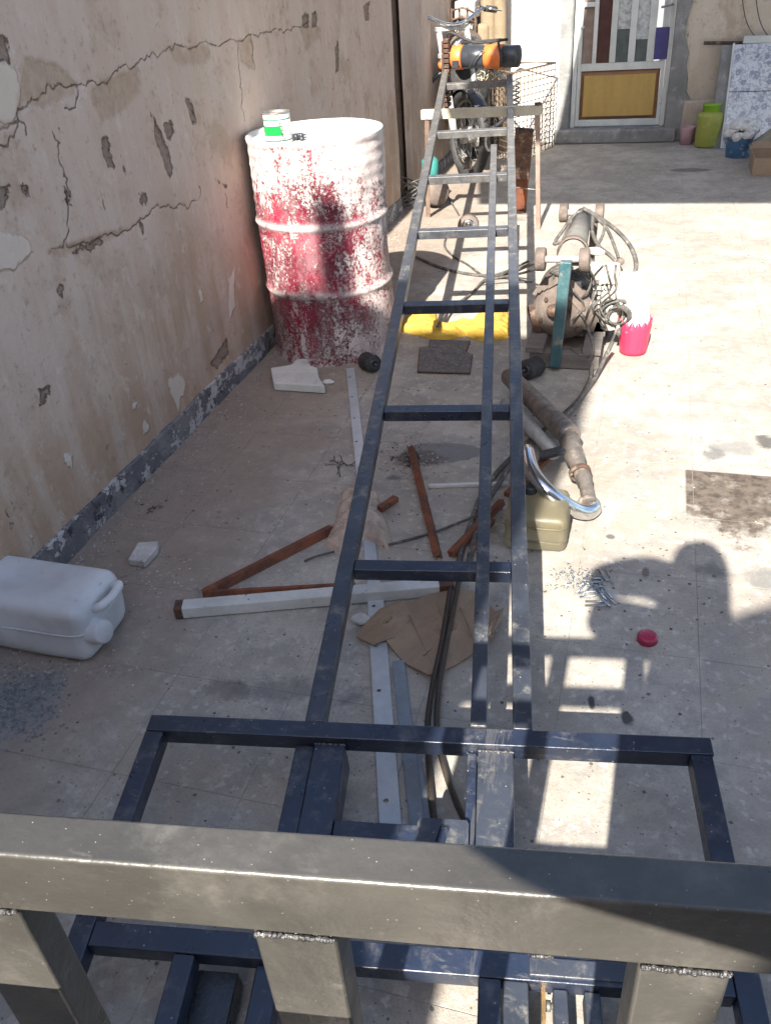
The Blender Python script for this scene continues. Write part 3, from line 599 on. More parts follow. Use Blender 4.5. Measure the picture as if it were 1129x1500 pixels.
# ================================================================== LADDER MAST (tube hoist frame)
mast = thing('hoist_mast', 'long ladder-like mast of navy painted steel tube, far end propped on the trestle', 'steel frame', L(-4.05, .2, -.1))
def Lb(name, u0, u1, v0, v1, w0, w1, mat=None, par=None, bev=.003, label=None):
    return MB().frame_box(P0, LD, LV, LN, u0, u1, v0, v1, w0, w1).build(name, mat or M_steel, par or mast, bevel=bev, label=label)
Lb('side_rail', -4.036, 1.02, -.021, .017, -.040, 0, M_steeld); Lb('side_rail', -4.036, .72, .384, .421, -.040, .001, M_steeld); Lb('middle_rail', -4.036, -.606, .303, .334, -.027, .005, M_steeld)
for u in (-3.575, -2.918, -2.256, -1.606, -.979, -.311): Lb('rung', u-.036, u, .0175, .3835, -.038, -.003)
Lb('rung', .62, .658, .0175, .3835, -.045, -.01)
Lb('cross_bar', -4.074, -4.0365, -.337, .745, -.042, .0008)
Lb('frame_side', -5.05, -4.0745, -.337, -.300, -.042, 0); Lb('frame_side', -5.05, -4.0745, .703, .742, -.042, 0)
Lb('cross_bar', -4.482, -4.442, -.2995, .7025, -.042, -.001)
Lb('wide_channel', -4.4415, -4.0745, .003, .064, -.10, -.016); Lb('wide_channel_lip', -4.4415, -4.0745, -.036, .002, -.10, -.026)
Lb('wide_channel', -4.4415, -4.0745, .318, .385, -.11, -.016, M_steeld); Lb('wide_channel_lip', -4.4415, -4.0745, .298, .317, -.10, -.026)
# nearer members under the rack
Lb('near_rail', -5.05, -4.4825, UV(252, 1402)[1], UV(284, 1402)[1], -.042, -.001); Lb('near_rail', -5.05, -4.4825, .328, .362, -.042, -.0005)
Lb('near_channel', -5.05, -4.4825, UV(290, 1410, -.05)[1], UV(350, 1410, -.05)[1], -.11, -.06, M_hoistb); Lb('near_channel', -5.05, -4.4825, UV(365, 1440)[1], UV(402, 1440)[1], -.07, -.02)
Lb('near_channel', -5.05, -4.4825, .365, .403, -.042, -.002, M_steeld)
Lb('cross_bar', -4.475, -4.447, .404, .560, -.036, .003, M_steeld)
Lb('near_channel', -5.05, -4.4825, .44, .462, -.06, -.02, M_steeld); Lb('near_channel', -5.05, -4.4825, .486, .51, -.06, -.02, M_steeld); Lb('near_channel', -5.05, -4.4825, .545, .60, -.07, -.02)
# slotted gusset plate between the channels
uu, vv = UV(600, 1206, -.02)
Lb('gusset', UV(600, 1240, -.02)[0], uu, .0645, .2975, -.050, -.022)
def slot_plate(name, c_uv, ang, lu, lv, sl_, sr, w0, w1, mat):
    n = 40; m = MB(); ring = []; out = []
    ca, sa = math.cos(ang), math.sin(ang)
    for k in range(n):
        a = 2*PI*k/n; x, y = math.cos(a), math.sin(a); px_ = sr*x+(sl_ if x > 0 else -sl_ if x < 0 else 0); ring.append((px_*ca-sr*y*sa, px_*sa+sr*y*ca))
        s_ = max(abs(x)/lu, abs(y)/lv); out.append((x/s_, y/s_))
    vs = []
    for w_ in (w0, w1):
        for P_ in (ring, out): vs += [L(c_uv[0]+p[0], c_uv[1]+p[1], w_) for p in P_]
    fs = []
    for k in range(n):
        k2 = (k+1) % n; fs += [(k, k2, n+k2, n+k), (2*n+k, 3*n+k, 3*n+k2, 2*n+k2), (k, 2*n+k, 2*n+k2, k2), (n+k, n+k2, 3*n+k2, 3*n+k)]
    return m.add(vs, fs).build(name, mat, mast)
cu = UV(648, 1226, -.02); slot_plate('slotted_plate', cu, .25, .030, .045, .014, .009, -.021, -.013, M_steeld)
# welds
def weld(a, b, r, par, name='weld_bead', mat=None):
    a = np.array(a); b = np.array(b); n = max(6, int(np.linalg.norm(b-a)/(r*.9))); m = MB()
    for i in range(n+1):
        c = a+(b-a)*i/n+np.random.uniform(-.25, .25, 3)*r; m.ball(c, r*random.uniform(.8, 1.25), 8, 5)
    return m.build(name, mat or M_weld, par)
weld(L(-4.0765, .005, -.017), L(-4.0765, .062, -.017), .003, mast); weld(L(-4.0765, .32, -.017), L(-4.0765, .384, -.017), .003, mast)
weld(L(-4.447, .41, .004), L(-4.447, .44, .004), .003, mast)
# brass bolt low in the frame
bo = UV(800, 1475, -.05); pb0 = L(bo[0], bo[1], -.045)
MB().frame_box(pb0, LD, LV, LN, -.022, .022, -.008, -.002, -.012, .012).build('bolt_plate', pm('brass', (.55, .34, .14), None, 30, .35, .8), mast)
m = MB(); m.tube([pb0-LV*.001, pb0+LV*.006], .009, 6); m.tube([pb0+LV*.006+LD*0, pb0+LV*.028], .005, 10); m.build('bolt', M_spring, mast)

# ================================================================== FOREGROUND RACK
ZB = 1.10
rk0 = G(0, 1252.6, ZB); RV = (G(1129, 1339.5, ZB)-rk0); RV /= np.linalg.norm(RV); RB = np.array([-RV[1], RV[0], 0.])
rack = thing('steel_rack', 'near waist-high rack of painted rectangular tube crossing the bottom of the view', 'steel frame', (rk0[0]+.16, rk0[1], 0))
def Rb(name, t0, t1, b0, b1, z0, z1, mat=M_rail, bev=.0022): return MB().frame_box((rk0[0], rk0[1], 0), RV, RB, (0, 0, 1), t0, t1, b0, b1, z0, z1).build(name, mat, rack, bevel=bev, seg=3)
Rb('top_rail', -.30, .62, 0, .0225, ZB-.0445, ZB)
for ta, tb in ((-.046, -.0075), (.108, .147), (.278, .3165)):
    Rb('post', ta, tb, .0008, .0215, .0, ZB-.0448)
    weld(rk0+RV*(ta+.002)+np.array([0, 0, -.0455])-RB*.0003, rk0+RV*(tb-.001)+np.array([0, 0, -.0455])-RB*.0003, .0014, rack)
Rb('shade_back_rail', -.30, .62, -.095, -.075, 1.004, 1.045); Rb('shade_lower_rail', -.30, .62, .001, .0225, .56, .63)  # out-of-view rails added for the bars of shade they throw

# ================================================================== DRUM + can
dc = G(485, 537); dr_ = .262; dcen = np.array([-1.258, dc[1]+dr_*.97, 0.]); DH = .862
ct = AY(457, 195, dcen[1])
drum = thing('oil_drum', 'tall red steel drum splashed all over with white plaster against the left wall', 'drum', dcen)
prof = []
zz = np.linspace(0, DH, 110)
for z in zz:
    r = dr_
    for rz in (DH*.345, DH*.655): r += .010*math.exp(-((z-rz)/.013)**2)
    for rz in np.linspace(DH*.70, DH*.95, 6): r += .0022*math.exp(-((z-rz)/.010)**2)
    if z > DH-.012 or z < .012: r += .004
    prof.append((r, z))
def wob(a, z): return .008*math.sin(3*a+z*4+1)+.005*math.sin(7*a-z*9)+(.018*math.exp(-((math.cos(a-.15)-1)/.08)**2)*math.sin(z*9+.6)*(1 if math.cos(a-.15) > 0 else 0))
do = MB().lathe(prof, 96, dcen, wob=wob).build('shell', M_drum, drum)
ribv = [sum(math.exp(-((z-rz)/.012)**2) for rz in (DH*.345, DH*.655)) for z in zz for _ in range(96)]
at = do.data.attributes.new('ribs', 'FLOAT', 'POINT'); at.data.foreach_set('value', [min(1, r) for r in ribv])
# dished lid with bent rim at the left
lp = [(dr_+.0035, DH-.004), (dr_+.006, DH+.004), (dr_+.002, DH+.010), (dr_-.006, DH+.008), (dr_-.010, DH-.008), (dr_-.05, DH-.010), (dr_*.5, DH-.006), (.002, DH-.005)]
MB().lathe(lp, 96, dcen, wob=lambda a, z: .008*math.sin(3*a+DH*4+1)+.005*math.sin(7*a-DH*9)+.004*math.sin(5*a)).build('lid', M_drumtop, drum)
lumps = MB()
for k in range(16):
    a = random.uniform(2.0, 4.2); rr = random.uniform(.13, .232); lumps.ball(dcen+np.array([math.cos(a)*rr, math.sin(a)*rr, DH-.004]), random.uniform(.008, .02), 8, 5, (1.4, 1.2, .6))
lumps.build('plaster_lumps', M_drumtop, drum, kind='stuff')
# paint tin
tb = AY(409, 206, dcen[1]-.15); tx, ty = tb[0], dcen[1]-.15; tz = DH-.007
trr = abs(AY(429, 200, ty)[0]-AY(392, 200, ty)[0])/2; th = AY(409, 162, ty)[2]-tz-.004
tin = thing('paint_tin', 'open tin with a green panel on its white label standing on the drum lid', 'tin', (tx, ty, tz))
def tin_mat():
    t = NT('printed_tin_label'); P = t.coord(False); X, Y, Z = t.sep(P)
    c = (.74, .76, .74)
    for zc in (.13, .80): c = t.mix(t.ramp(t.math('ABSOLUTE', t.math('SUBTRACT', Z, th*zc)), .0028, .0018), c, (.03, .16, .10))
    pan = t.math('MULTIPLY', t.math('MULTIPLY', t.ramp(Z, th*.29, th*.30), t.ramp(Z, th*.62, th*.61)), t.ramp(t.math('ADD', X, t.math('MULTIPLY', Z, .22)), trr*.86, trr*.83)); c = t.mix(pan, c, (.01, .42, .06))
    edge = t.ramp(X, -trr*.72, -trr*.78); c = t.mix(edge, c, (.06, .055, .05)); c = t.mix(t.ramp(t.noise(70, 5, .8, world=False), .64, .70), c, (.12, .10, .09))
    return t.fin(c, .35, 0, None, spec=.5)
MB().lathe([(trr*.96, 0), (trr, .002), (trr, th-.004)], 40, (tx, ty, tz+.0005)).build('label_wrap', tin_mat(), tin)
MB().lathe([(trr*.99, th-.004), (trr*1.04, th-.002), (trr*1.04, th+.002), (trr*.93, th+.002), (trr*.92, th-.01), (trr*.9, th*.3), (.001, th*.3)], 40, (tx, ty, tz)).build('rim', M_spring, tin)
# dark lettering strokes printed on the right side of the label
def on_tin(a, z): return (tx+math.sin(a)*(trr+.0006), ty-math.cos(a)*(trr+.0006), tz+z)
m = MB()
def stroke(pts, r=.0016): m.tube([on_tin(a, z*th) for a, z in pts], r, 5)
stroke([(.75, .70), (.62, .72), (.55, .66), (.62, .60), (.75, .58), (.82, .52), (.74, .46), (.6, .46)])
stroke([(.62, .42), (.6, .36), (.68, .33), (.78, .36), (.78, .42)]); stroke([(.62, .29), (.8, .27)]); stroke([(.5, .13), (.5, .21), (.6, .21)]); stroke([(.66, .12), (.66, .2)]); stroke([(.74, .2), (.84, .2), (.84, .12), (.74, .12)]); stroke([(.4, .13), (.4, .2)])
m.build('lettering', M_hoistb, tin)
# small knobbly bung on lid
p = AY(437, 192, dcen[1]-.12); m = MB(); 
for k in range(5): m.ball((p[0]+random.uniform(-.012, .012), dcen[1]-.12+random.uniform(-.01, .01), DH+random.uniform(0, .012)), .010, 8, 6)
m.tube([(p[0]-.02, dcen[1]-.12, DH+.004), (p[0]+.03, dcen[1]-.12, DH+.006)], .003, 6)
m.build('bung_fitting', M_hoistb, None, label='small dark knobbly fitting lying on the drum lid beside the tin', cat='fitting', org=(p[0], dcen[1]-.12, DH))

# ================================================================== TRESTLE + things at the far end
tr = thing('trestle', 'cream tube trestle with thin brown legs holding up the far end of the mast', 'trestle', (-.95, 5.10, 0))
tl, trr_ = AY(617, 166, 5.10), AY(848-55, 158, 5.10)
MB().bar((tl[0], 5.10, .642), (trr_[0], 5.10, .648), .04, .05).build('top_bar', M_trestle, tr, bevel=.003)
rf = G(788, 335); MB().bar((trr_[0]-.02, 5.10, .622), rf, .026, .026).build('leg', M_leg, tr, bevel=.002)
lf_ = G(627, 318); MB().bar((tl[0]+.03, 5.10, .616), lf_, .026, .026).build('leg', M_leg, tr, bevel=.002)
MB().tube([np.array([rf[0], rf[1], .22]), np.array([rf[0]-.2, rf[1]+.05, .23])], .004, 6).build('tie_wire', M_spring, tr)
MB().lathe([(.018, 0), (.02, .004), (.02, .018), (.001, .019)], 12, (trr_[0]-.02, 5.10, .668)).build('bolt', M_rustd, tr)

# brown plank + rusted channel leaning in the bar
pt, pbm = AY(766, 195, 5.25), G(760, 309)
bp = thing('rusty_channel', 'orange-brown rusty steel channel standing on end just right of the mast under the trestle bar', 'steel channel', pbm)
m = MB(); topc = np.array([pt[0], 5.32, pt[2]]); m.bar(topc, pbm+np.array([0, 0, .002]), .085, .008, up=(0, 1, 0)); m.build('web', M_rust, bp)
m = MB(); sdx = np.array([.04, -.02, 0]); m.bar(topc+sdx, pbm+sdx, .01, .04, up=(0, 1, 0)); m.bar(topc-sdx*np.array([1, -1, 1]), pbm-sdx*np.array([1, -1, 1]), .01, .04, up=(0, 1, 0)); m.build('flange', M_rust, bp)
m = MB(); m.bar(topc+np.array([.005, -.05, .02]), topc*.45+pbm*.55+np.array([.0, -.045, 0]), .105, .03, up=(0, 1, 0)); m.build('bark_board', M_rustd, bp, bevel=.006)

# electric cable hoist clamped at the mast's far end
hc = L(.98, .02, .075); A0 = AY(664, 84, 5.93); A1 = AY(760, 82, 5.86)
hz = thing('cable_hoist', 'orange and black electric cable hoist clamped across the far end of the mast', 'hoist', (A0+A1)/2)
ax_ = A1-A0; Lh = np.linalg.norm(ax_); ax_ /= Lh; R_ = .070
def seg(name, a, b, mat, r=R_, par=None):
    return MB().lathe([(.001, a), (r*.94, a), (r, a+.006), (r, b-.006), (r*.94, b), (.001, b)], 36, A0, ax_).build(name, mat, par or hz)
s1 = seg('gear_end', .0, Lh*.155, M_orange, R_); seg('drum_body', Lh*.155+.001, Lh*.50, M_hoistb, R_*.93); seg('motor_band', Lh*.50+.001, Lh*.765, M_orange, R_); seg('motor_end', Lh*.765+.001, Lh, M_hoistb, R_*.9)
MB().box(A0[0]+.01, A0[0]+.05, A0[1]-.10, A0[1]-.06, A0[2]-.05, A0[2]-.01).build('terminal_box', M_hoistb, s1)
m = MB()
for k in range(14):   # rope guide / chain plate on the left
    z = A0[2]+.10-k*.028; m.box(A0[0]-.05, A0[0]-.015, A0[1]-.08, A0[1]-.02, z-.011, z+.011)
m.build('chain_guard', M_rustd, hz, bevel=.003)
MB().box(A0[0]-.06, A0[0]-.045, A0[1]-.09, A0[1]+.05, A0[2]-.32, A0[2]+.10).build('side_plate', M_rustd, hz, bevel=.003)
up_ = np.array([0, -.02, R_+.012])
MB().tube(smooth_path([A0+np.array([-.05, 0, .06]), A0+np.array([-.02, -.02, .14]), A0+up_+ax_*.15, A0+up_+ax_*.35+np.array([0, 0, .01]), A0+up_+ax_*Lh*.7, A0+ax_*Lh*.76+np.array([0, -.085, 0.02]), A0+ax_*Lh*.76+np.array([0, -.09, -.05])]), .008, 8).build('power_cable', M_black, hz)
MB().tube([A0+up_+ax_*.06, A0+up_+ax_*Lh*.74+np.array([0, 0, .012])], .007, 8).build('tie_bar', M_black, hz)
m = MB(); m.tube(smooth_path([A0+ax_*.12+np.array([0, -.09, -.05]), A0+ax_*.16+np.array([0, -.10, .0]), A0+ax_*.22+np.array([0, -.085, .05])]), .004, 6); m.build('clip', M_hoistb, hz)
def chain(p, n, name, label):
    m = MB()
    for k in range(n):
        c = p-np.array([0, 0, .026*k]); ri = []
        for a in range(9):
            t_ = 2*PI*a/8; x, z = .007*math.cos(t_), .016*math.sin(t_); ri.append(c+(np.array([x, 0, z]) if k % 2 else np.array([x*.3, x*.95, z])))
        m.tube(ri, .0028, 5)
    return m.build(name, M_spring, hz)
c1 = AY(716, 112, 5.80); c2 = AY(725, 104, 5.80); chain(c1, 17, 'chain', ''); chain(c2, 17, 'chain', '')
hk = AY(718, 208, 5.74); MB().tube(smooth_path([hk+np.array([-.03, 0, .03]), hk+np.array([-.03, 0, -.02]), hk+np.array([-.01, 0, -.05]), hk+np.array([.015, 0, -.02])]), .009, 8).build('hook', M_alu, hz)
m = MB()
for k in range(26):
    p = AY(random.uniform(702, 735), random.uniform(100, 118), 5.9); q = p+np.random.uniform(-.05, .05, 3); m.tube(smooth_path([p, (p+q)/2+np.random.uniform(-.03, .03, 3), q], 4), .004, 5)
m.build('tangled_wires', pm('pale_wires', (.40, .36, .25), (.30, .28, .22), 30, .7), hz)

# motorbike seen from the front behind the mast
def motorbike():
    loc = G(686, 262); b = thing('motorbike', 'small motorbike with chrome front forks parked behind the hoist against the left wall', 'motorbike', loc)
    U = np.array([0, 0, 1.]); F = S_ = None
    def head(deg):
        nonlocal F, S_
        y_ = math.radians(deg); F = np.array([-math.sin(y_), -math.cos(y_), 0.]); S_ = -np.array([math.cos(y_), -math.sin(y_), 0.])
    head(-36)
    def Q(f, s_, z): return loc+F*f+S_*s_+U*z
    def wheel(f, r):
        c = Q(f, 0, r); n = 40
        def ring(rad, tr_, m, nn=10):
            m.tube([c+rad*(math.cos(a)*F+math.sin(a)*U) for a in np.linspace(0, 2*PI, n+1)], tr_, nn, cap=False)
        m = MB(); ring(r-.035, .036, m); ty_ = m.build('wheel', M_black, b)
        m = MB(); ring(r-.072, .013, m, 8); m.build('rim', M_chrome, ty_)
        m = MB(); m.lathe([(.001, -.05), (.055, -.05), (.055, .05), (.001, .05)], 16, c, S_); m.build('hub', M_alu, ty_)
        m = MB()
        for k in range(18):
            a = 2*PI*k/18; m.tube([c+S_*(.03*(-1)**k)+.05*(math.cos(a)*F+math.sin(a)*U), c+(r-.075)*(math.cos(a+.3)*F+math.sin(a+.3)*U)], .0022, 4)
        m.build('spokes', M_chrome, ty_); return c
    cf = wheel(0, .30)
    m = MB(); m.lathe([(.001, .05), (.085, .055), (.09, .075), (.06, .085), (.001, .085)], 20, cf, S_*-1); m.build('brake_plate', M_silver, b)
    for s_ in (-.105, .105):
        m = MB(); m.tube([cf+S_*s_, cf+S_*s_+np.array([0, 0, .25])-F*.09], .027, 12); m.build('fork_lower', M_silver, b)
        m = MB(); m.tube([cf+S_*s_+np.array([0, 0, .24])-F*.085, cf+S_*s_+np.array([0, 0, .66])-F*.235], .020, 12); m.build('fork_upper', M_silver, b)
    m = MB(); m.bar(cf+S_*.13+np.array([0, 0, .50])-F*.18, cf-S_*.13+np.array([0, 0, .50])-F*.18, .05, .03); m.build('fork_clamp', M_alu, b, bevel=.004); m = MB(); m.bar(cf+S_*.13+np.array([0, 0, .66])-F*.235, cf-S_*.13+np.array([0, 0, .66])-F*.235, .05, .03); m.build('fork_clamp', M_alu, b, bevel=.004)
    # mudguard
    m = MB(); vs = []; aa = np.linspace(.75, 2.9, 16)
    for a in aa:
        for s_ in (-.045, -.025, .025, .045): vs.append(cf+(.318-(.02 if abs(s_) > .04 else 0))*(math.cos(a)*F+math.sin(a)*U)+S_*s_)
    m.add(vs, [(i*4+k, i*4+k+1, (i+1)*4+k+1, (i+1)*4+k) for i in range(15) for k in range(3)], True); m.build('mudguard', M_hoistb, b)
    # headlight
    hc_ = Q(-.05, 0, .82); m = MB(); m.lathe([(.001, -.12), (.05, -.11), (.085, -.04), (.09, 0), (.085, .012), (.001, .02)], 24, hc_, F); h = m.build('headlight', M_chrome, b)
    # handlebar
    hb = [Q(-.32, .36, 1.04), Q(-.25, .24, 1.06), Q(-.20, .10, 1.0), Q(-.19, 0, .98), Q(-.20, -.10, 1.0), Q(-.25, -.24, 1.06), Q(-.32, -.36, 1.04)]
    MB().tube(smooth_path(hb), .013, 10).build('handlebar', M_chrome, b)
    for a, c in ((hb[0], hb[1]), (hb[6], hb[5])): MB().tube([a+(a-c)*.15, a*.2+c*.8], .021, 12).build('grip', M_black, b)
    for s_ in (1, -1): MB().tube(smooth_path([Q(-.24, .22*s_, 1.07), Q(-.17, .28*s_, 1.05), Q(-.22, .38*s_, 1.03)]), .006, 6).build('lever', M_chrome, b)
    for s_ in (-1, 1):
        p = Q(-.24, .2*s_, 1.07); MB().tube([p, p+np.array([0, 0, .12])+S_*.05*s_], .005, 6).build('mirror_stem', M_chrome, b)
    # tank, seat, engine, frame
    head(-12); wheel(-1.22, .30)
    m = MB(); m.ball(Q(-.50, 0, .80), .2, 18, 12, (.62, 1.15, .62)); m.build('tank', M_tankm, b)
    m = MB(); m.ball(Q(-.98, 0, .80), .2, 16, 10, (.6, 1.6, .32)); m.build('seat', M_seat, b)
    m = MB(); m.lathe([(.06, 0), (.10, .02), (.10, .03), (.07, .035), (.10, .05), (.10, .06), (.07, .065), (.10, .08), (.10, .09), (.07, .095), (.09, .11), (.001, .13)], 20, Q(-.45, 0, .42), (F*.4+U)); m.ball(Q(-.58, 0, .36), .14, 14, 10, (1., 1.2, .9)); m.build('engine', M_alu, b)
    m = MB(); m.tube([Q(-.2, 0, .85), Q(-.34, 0, .3), Q(-.8, 0, .25), Q(-1.2, .09, .3)], .018, 8); m.tube([Q(-.2, 0, .9), Q(-.8, 0, .72), Q(-1.2, 0, .75)], .018, 8); m.build('frame_tube', M_hoistb, b)
    for s_ in (-.16, .16): MB().tube([Q(-1.2, s_, .3), Q(-1.1, s_, .62)], [.03, .025], 10).build('shock_absorber', M_spring, b)
    m = MB()
    for k in range(12):
        p = Q(random.uniform(-.3, -.05), random.uniform(-.12, .12), random.uniform(.6, .95)); m.tube(smooth_path([p, p+np.random.uniform(-.1, .1, 3), p+np.random.uniform(-.15, .12, 3)], 4), .004, 5)
    m.build('control_cables', M_black, b)
    m = MB(); m.ball(Q(-.28, 0, .60), .17, 14, 10, (1.05, .8, 1.35)); m.build('front_cover', M_black, b)
    m = MB(); m.tube(smooth_path([Q(-.25, .05, .75), Q(-.2, .26, .62), Q(-.25, .27, .35), Q(-.35, .06, .22), Q(-.25, -.27, .35), Q(-.2, -.26, .62), Q(-.25, -.05, .75)]), .014, 8); m.build('crash_bar', M_hoistb, b)
    m = MB()
    for s_ in (.17, -.17): m.ball(Q(-.18, s_, .74), .035, 10, 8)
    m.build('indicator_lamps', M_orange, b, kind='stuff')
    return b
motorbike()
# coil spring (shock) seen right of the mast
m = MB(); sp = AY(752, 148, 6.4); pts = [sp+np.array([.035*math.cos(a), .035*math.sin(a), -.10+a*.0048]) for a in np.linspace(0, 2*PI*8, 160)]
m.tube(pts, .006, 6); m.build('coil_spring', M_spring, None, label='dark coil spring standing up right of the hoist chains', cat='spring', org=sp)

# wire cage leaning on the white wall
cx0, cx1 = AY(756, 200, 7.25)[0], AY(808, 200, 7.45)[0]; zc = .62
cg = thing('wire_cage', 'rusty wire mesh cage standing against the white wall right of the motorbike', 'cage', (cx0, 7.2, 0))
for (a, b_) in (((cx0, 6.98), (cx1, 7.50)), ((cx0-.30, 7.40), (cx0, 6.98))):
    m = MB(); a = np.array([*a, 0.]); b_ = np.array([*b_, 0.]); n = 11
    for i in range(n+1): p = a+(b_-a)*i/n; m.tube([p, p+np.array([0, 0, zc])], .0035, 4)
    for i in range(15): z = zc*i/14; m.tube([a+np.array([0, 0, z]), b_+np.array([0, 0, z])], .0035, 4)
    m.build('mesh_panel', M_mesh, cg)
m = MB(); m.tube([(cx0, 6.98, zc), (cx1, 7.50, zc), (cx1-.3, 7.60, zc), (cx0-.3, 7.40, zc), (cx0, 6.98, zc)], .008, 6); m.build('top_frame', M_mesh, cg)
# stacked things in the far left corner
def at8(px, py, Y=7.9): return AY(px, py, Y)
st = at8(690, 60); zt = [AY(680, q, 7.2)[2] for q in (92, 50, 15, -30)]
x0 = AY(663, 60, 7.2)[0]; x1 = AY(692, 60, 7.2)[0]
pk = thing('stone_post', 'broken white stone blocks stacked into a short post in the far corner', 'stone stack', (x0, 7.2, 0))
m = MB(); m.box(x0+.01, x1-.01, 7.2, 7.38, 0, zt[1]-.03); m.build('rubble_core', M_cement, pk)
for k_, (za, zb_, o_) in enumerate(((zt[1], zt[1]+.09, .0), (zt[1]+.10, zt[2]+.08, .02), (zt[2]+.09, zt[2]+.30, -.02))):
    m = MB(); m.add([(x0+o_, 7.18, za), (x1+o_, 7.18, za), (x1+o_, 7.4, za), (x0+o_, 7.4, za), ((x0+x1)/2+o_, 7.15, za+.05), (x0+o_, 7.2, zb_-.02), (x1+o_, 7.2, zb_-.03), (x1+o_, 7.4, zb_), (x0+o_, 7.4, zb_), ((x0+x1)/2+o_, 7.13, zb_)],
        [(0, 1, 2, 3), (0, 4, 1), (5, 9, 6), (5, 6, 7, 8), (0, 5, 9, 4), (4, 9, 6, 1), (1, 6, 7, 2), (2, 7, 8, 3), (3, 8, 5, 0)]); m.build('stone_block', M_stone, pk, bevel=.008)
x2, x3 = AY(691, 50, 7.4)[0], AY(703, 50, 7.4)[0]
MB().box(x2, x3, 7.4, 7.5, 0, 2.1).build('dark_post', M_purple, None, label='dark purple-brown post beside the stone blocks', cat='post', org=(x2, 7.4, 0), bevel=.004)
gb = AY(680, 100, 7.1); m = MB()
for k in range(9):
    z = gb[2]-.10+k*.06
    m.tube(smooth_path([(gb[0]-.10, 7.1, z), (gb[0], 7.06, z+.02), (gb[0]+.08, 7.1, z-.02)], 4), .008, 6)
for k in range(4): m.tube([(gb[0]-.1+k*.06, 7.09, gb[2]-.2), (gb[0]-.09+k*.06, 7.09, gb[2]+.40)], .008, 6)
m.build('rusty_grille', M_rustd, None, label='rusty bar grille leaning in front of the stone blocks', cat='grille', org=(gb[0], 7.1, 0))
for (pa, pb_, top, Y, lab) in ((703, 727, -60, 7.45, 'tall rolled beige carpet standing in the far corner against the white wall'), (722, 741, -60, 7.42, 'brown rolled carpet standing right of the taller roll, by the white wall'), (694, 716, 34, 7.2, 'short rounded beige roll in front of the standing carpets')):
    xa, xb = AY(pa, 40, Y)[0], AY(pb_, 40, Y)[0]; zt_ = AY((pa+pb_)/2, top, Y)[2]; r = (xb-xa)/2
    MB().lathe([(r, 0), (r*1.02, zt_*.5), (r*.98, zt_-.03), (r*.8, zt_-.005), (.001, zt_)], 24, ((xa+xb)/2, Y, 0), wob=lambda a, z: .03*math.sin(3*a+z*3)).build('rolled_carpet', M_plast, None, label=lab, cat='carpet roll', org=((xa+xb)/2, Y, 0))
MB().box(AY(664, 50, 8.2)[0]-1.0, xw0-.002, 8.2, 8.4, 0, 2.3).build('end_wall', M_cement, None, label='shaded wall closing the far left corner behind the carpets', cat='wall', org=(xw0, 8.2, 0))

# small compressor / pump at the left of the mast
pc = G(632, 306); pm_ = thing('small_pump', 'small dusty round pump with wires on the floor behind the drum, teal tank above it', 'pump', pc)
MB().lathe([(.001, -.08), (.07, -.08), (.085, -.06), (.085, .06), (.07, .08), (.001, .08)], 24, pc+np.array([.01, .05, .10]), (.5, -.85, .1)).build('body', M_wheelb, pm_)
MB().lathe([(.05, 0), (.055, .01), (.055, .1), (.03, .12), (.001, .12)], 20, pc+np.array([-.03, .12, .18])).build('teal_tank', pm('teal_tank_paint', (.04, .22, .20), None, 8, .5), pm_)
m = MB()
for k in range(7):
    a0 = random.uniform(0, 6); pts = [pc+np.array([-.14+.08*math.cos(a0+t_), .02+.05*math.sin(a0+t_*1.3), .03+.05*math.sin(t_*.9+k)+.02*k]) for t_ in np.linspace(0, 4.5, 14)]; m.tube(pts, .005, 6)
m.build('wire_loops', M_hose, pm_)
m = MB(); m.tube(smooth_path([G(645, 255, .1), G(655, 285, .03), G(668, 308, .006), G(672, 315, .006)]), .006, 6); m.build('lead', M_hose, pm_)
MB().ball(G(608, 300)+np.array([0, 0, .012]), .03, 10, 6, (1.6, 1, .45)).build('crumpled_paper', M_foam, None, label='crumpled white scrap on the floor at the foot of the left wall by the pump', cat='litter', org=G(608, 300))

# yellow-black roller/caster pulleys
def pulley(px, py, r, wdt, axis, label, mats, grp='loose rollers and pulleys on the floor'):
    c = G(px, py); t = thing('pulley_wheel', label, 'pulley', c, grp)
    cc = c+np.array([0, 0, r+.001]); MB().lathe([(.001, -wdt/2), (r*.9, -wdt/2), (r, -wdt*.36), (r*.93, 0), (r, wdt*.36), (r*.9, wdt/2), (.001, wdt/2)], 28, cc, axis).build('roller', mats[0], t)
    a = np.array(axis, float); a /= np.linalg.norm(a)
    MB().lathe([(r*.62, wdt/2+.001), (r*.62, wdt/2+.006), (r*.30, wdt/2+.008), (r*.28, wdt/2+.002), (.001, wdt/2+.002)], 24, cc, a).build('hub_cap', mats[1], t)
    MB().tube([cc-a*wdt*.8, cc+a*wdt*.8], r*.16, 10).build('axle', mats[1], t); return t
pulley(686, 346, .062, .07, (.15, -1, .15), 'rusty round-faced pulley standing on the floor between the mast rungs', (M_wheelb, M_chrome))
pulley(542, 543, .037, .075, (.75, -.65, .1), 'black roller lying at the foot of the red drum', (M_black, M_hoistb))
pulley(778, 553, .040, .08, (-.5, -.8, .1), 'black roller beside the wooden skid of the big brown machine', (M_black, M_hoistb))

# ================================================================== MACHINE with big drum, teal bar, tube boom, motor
mb = thing('winch_machine', 'dusty machine with big brown drum, teal upright bar and motor on a wooden skid', 'machine', G(828, 535))
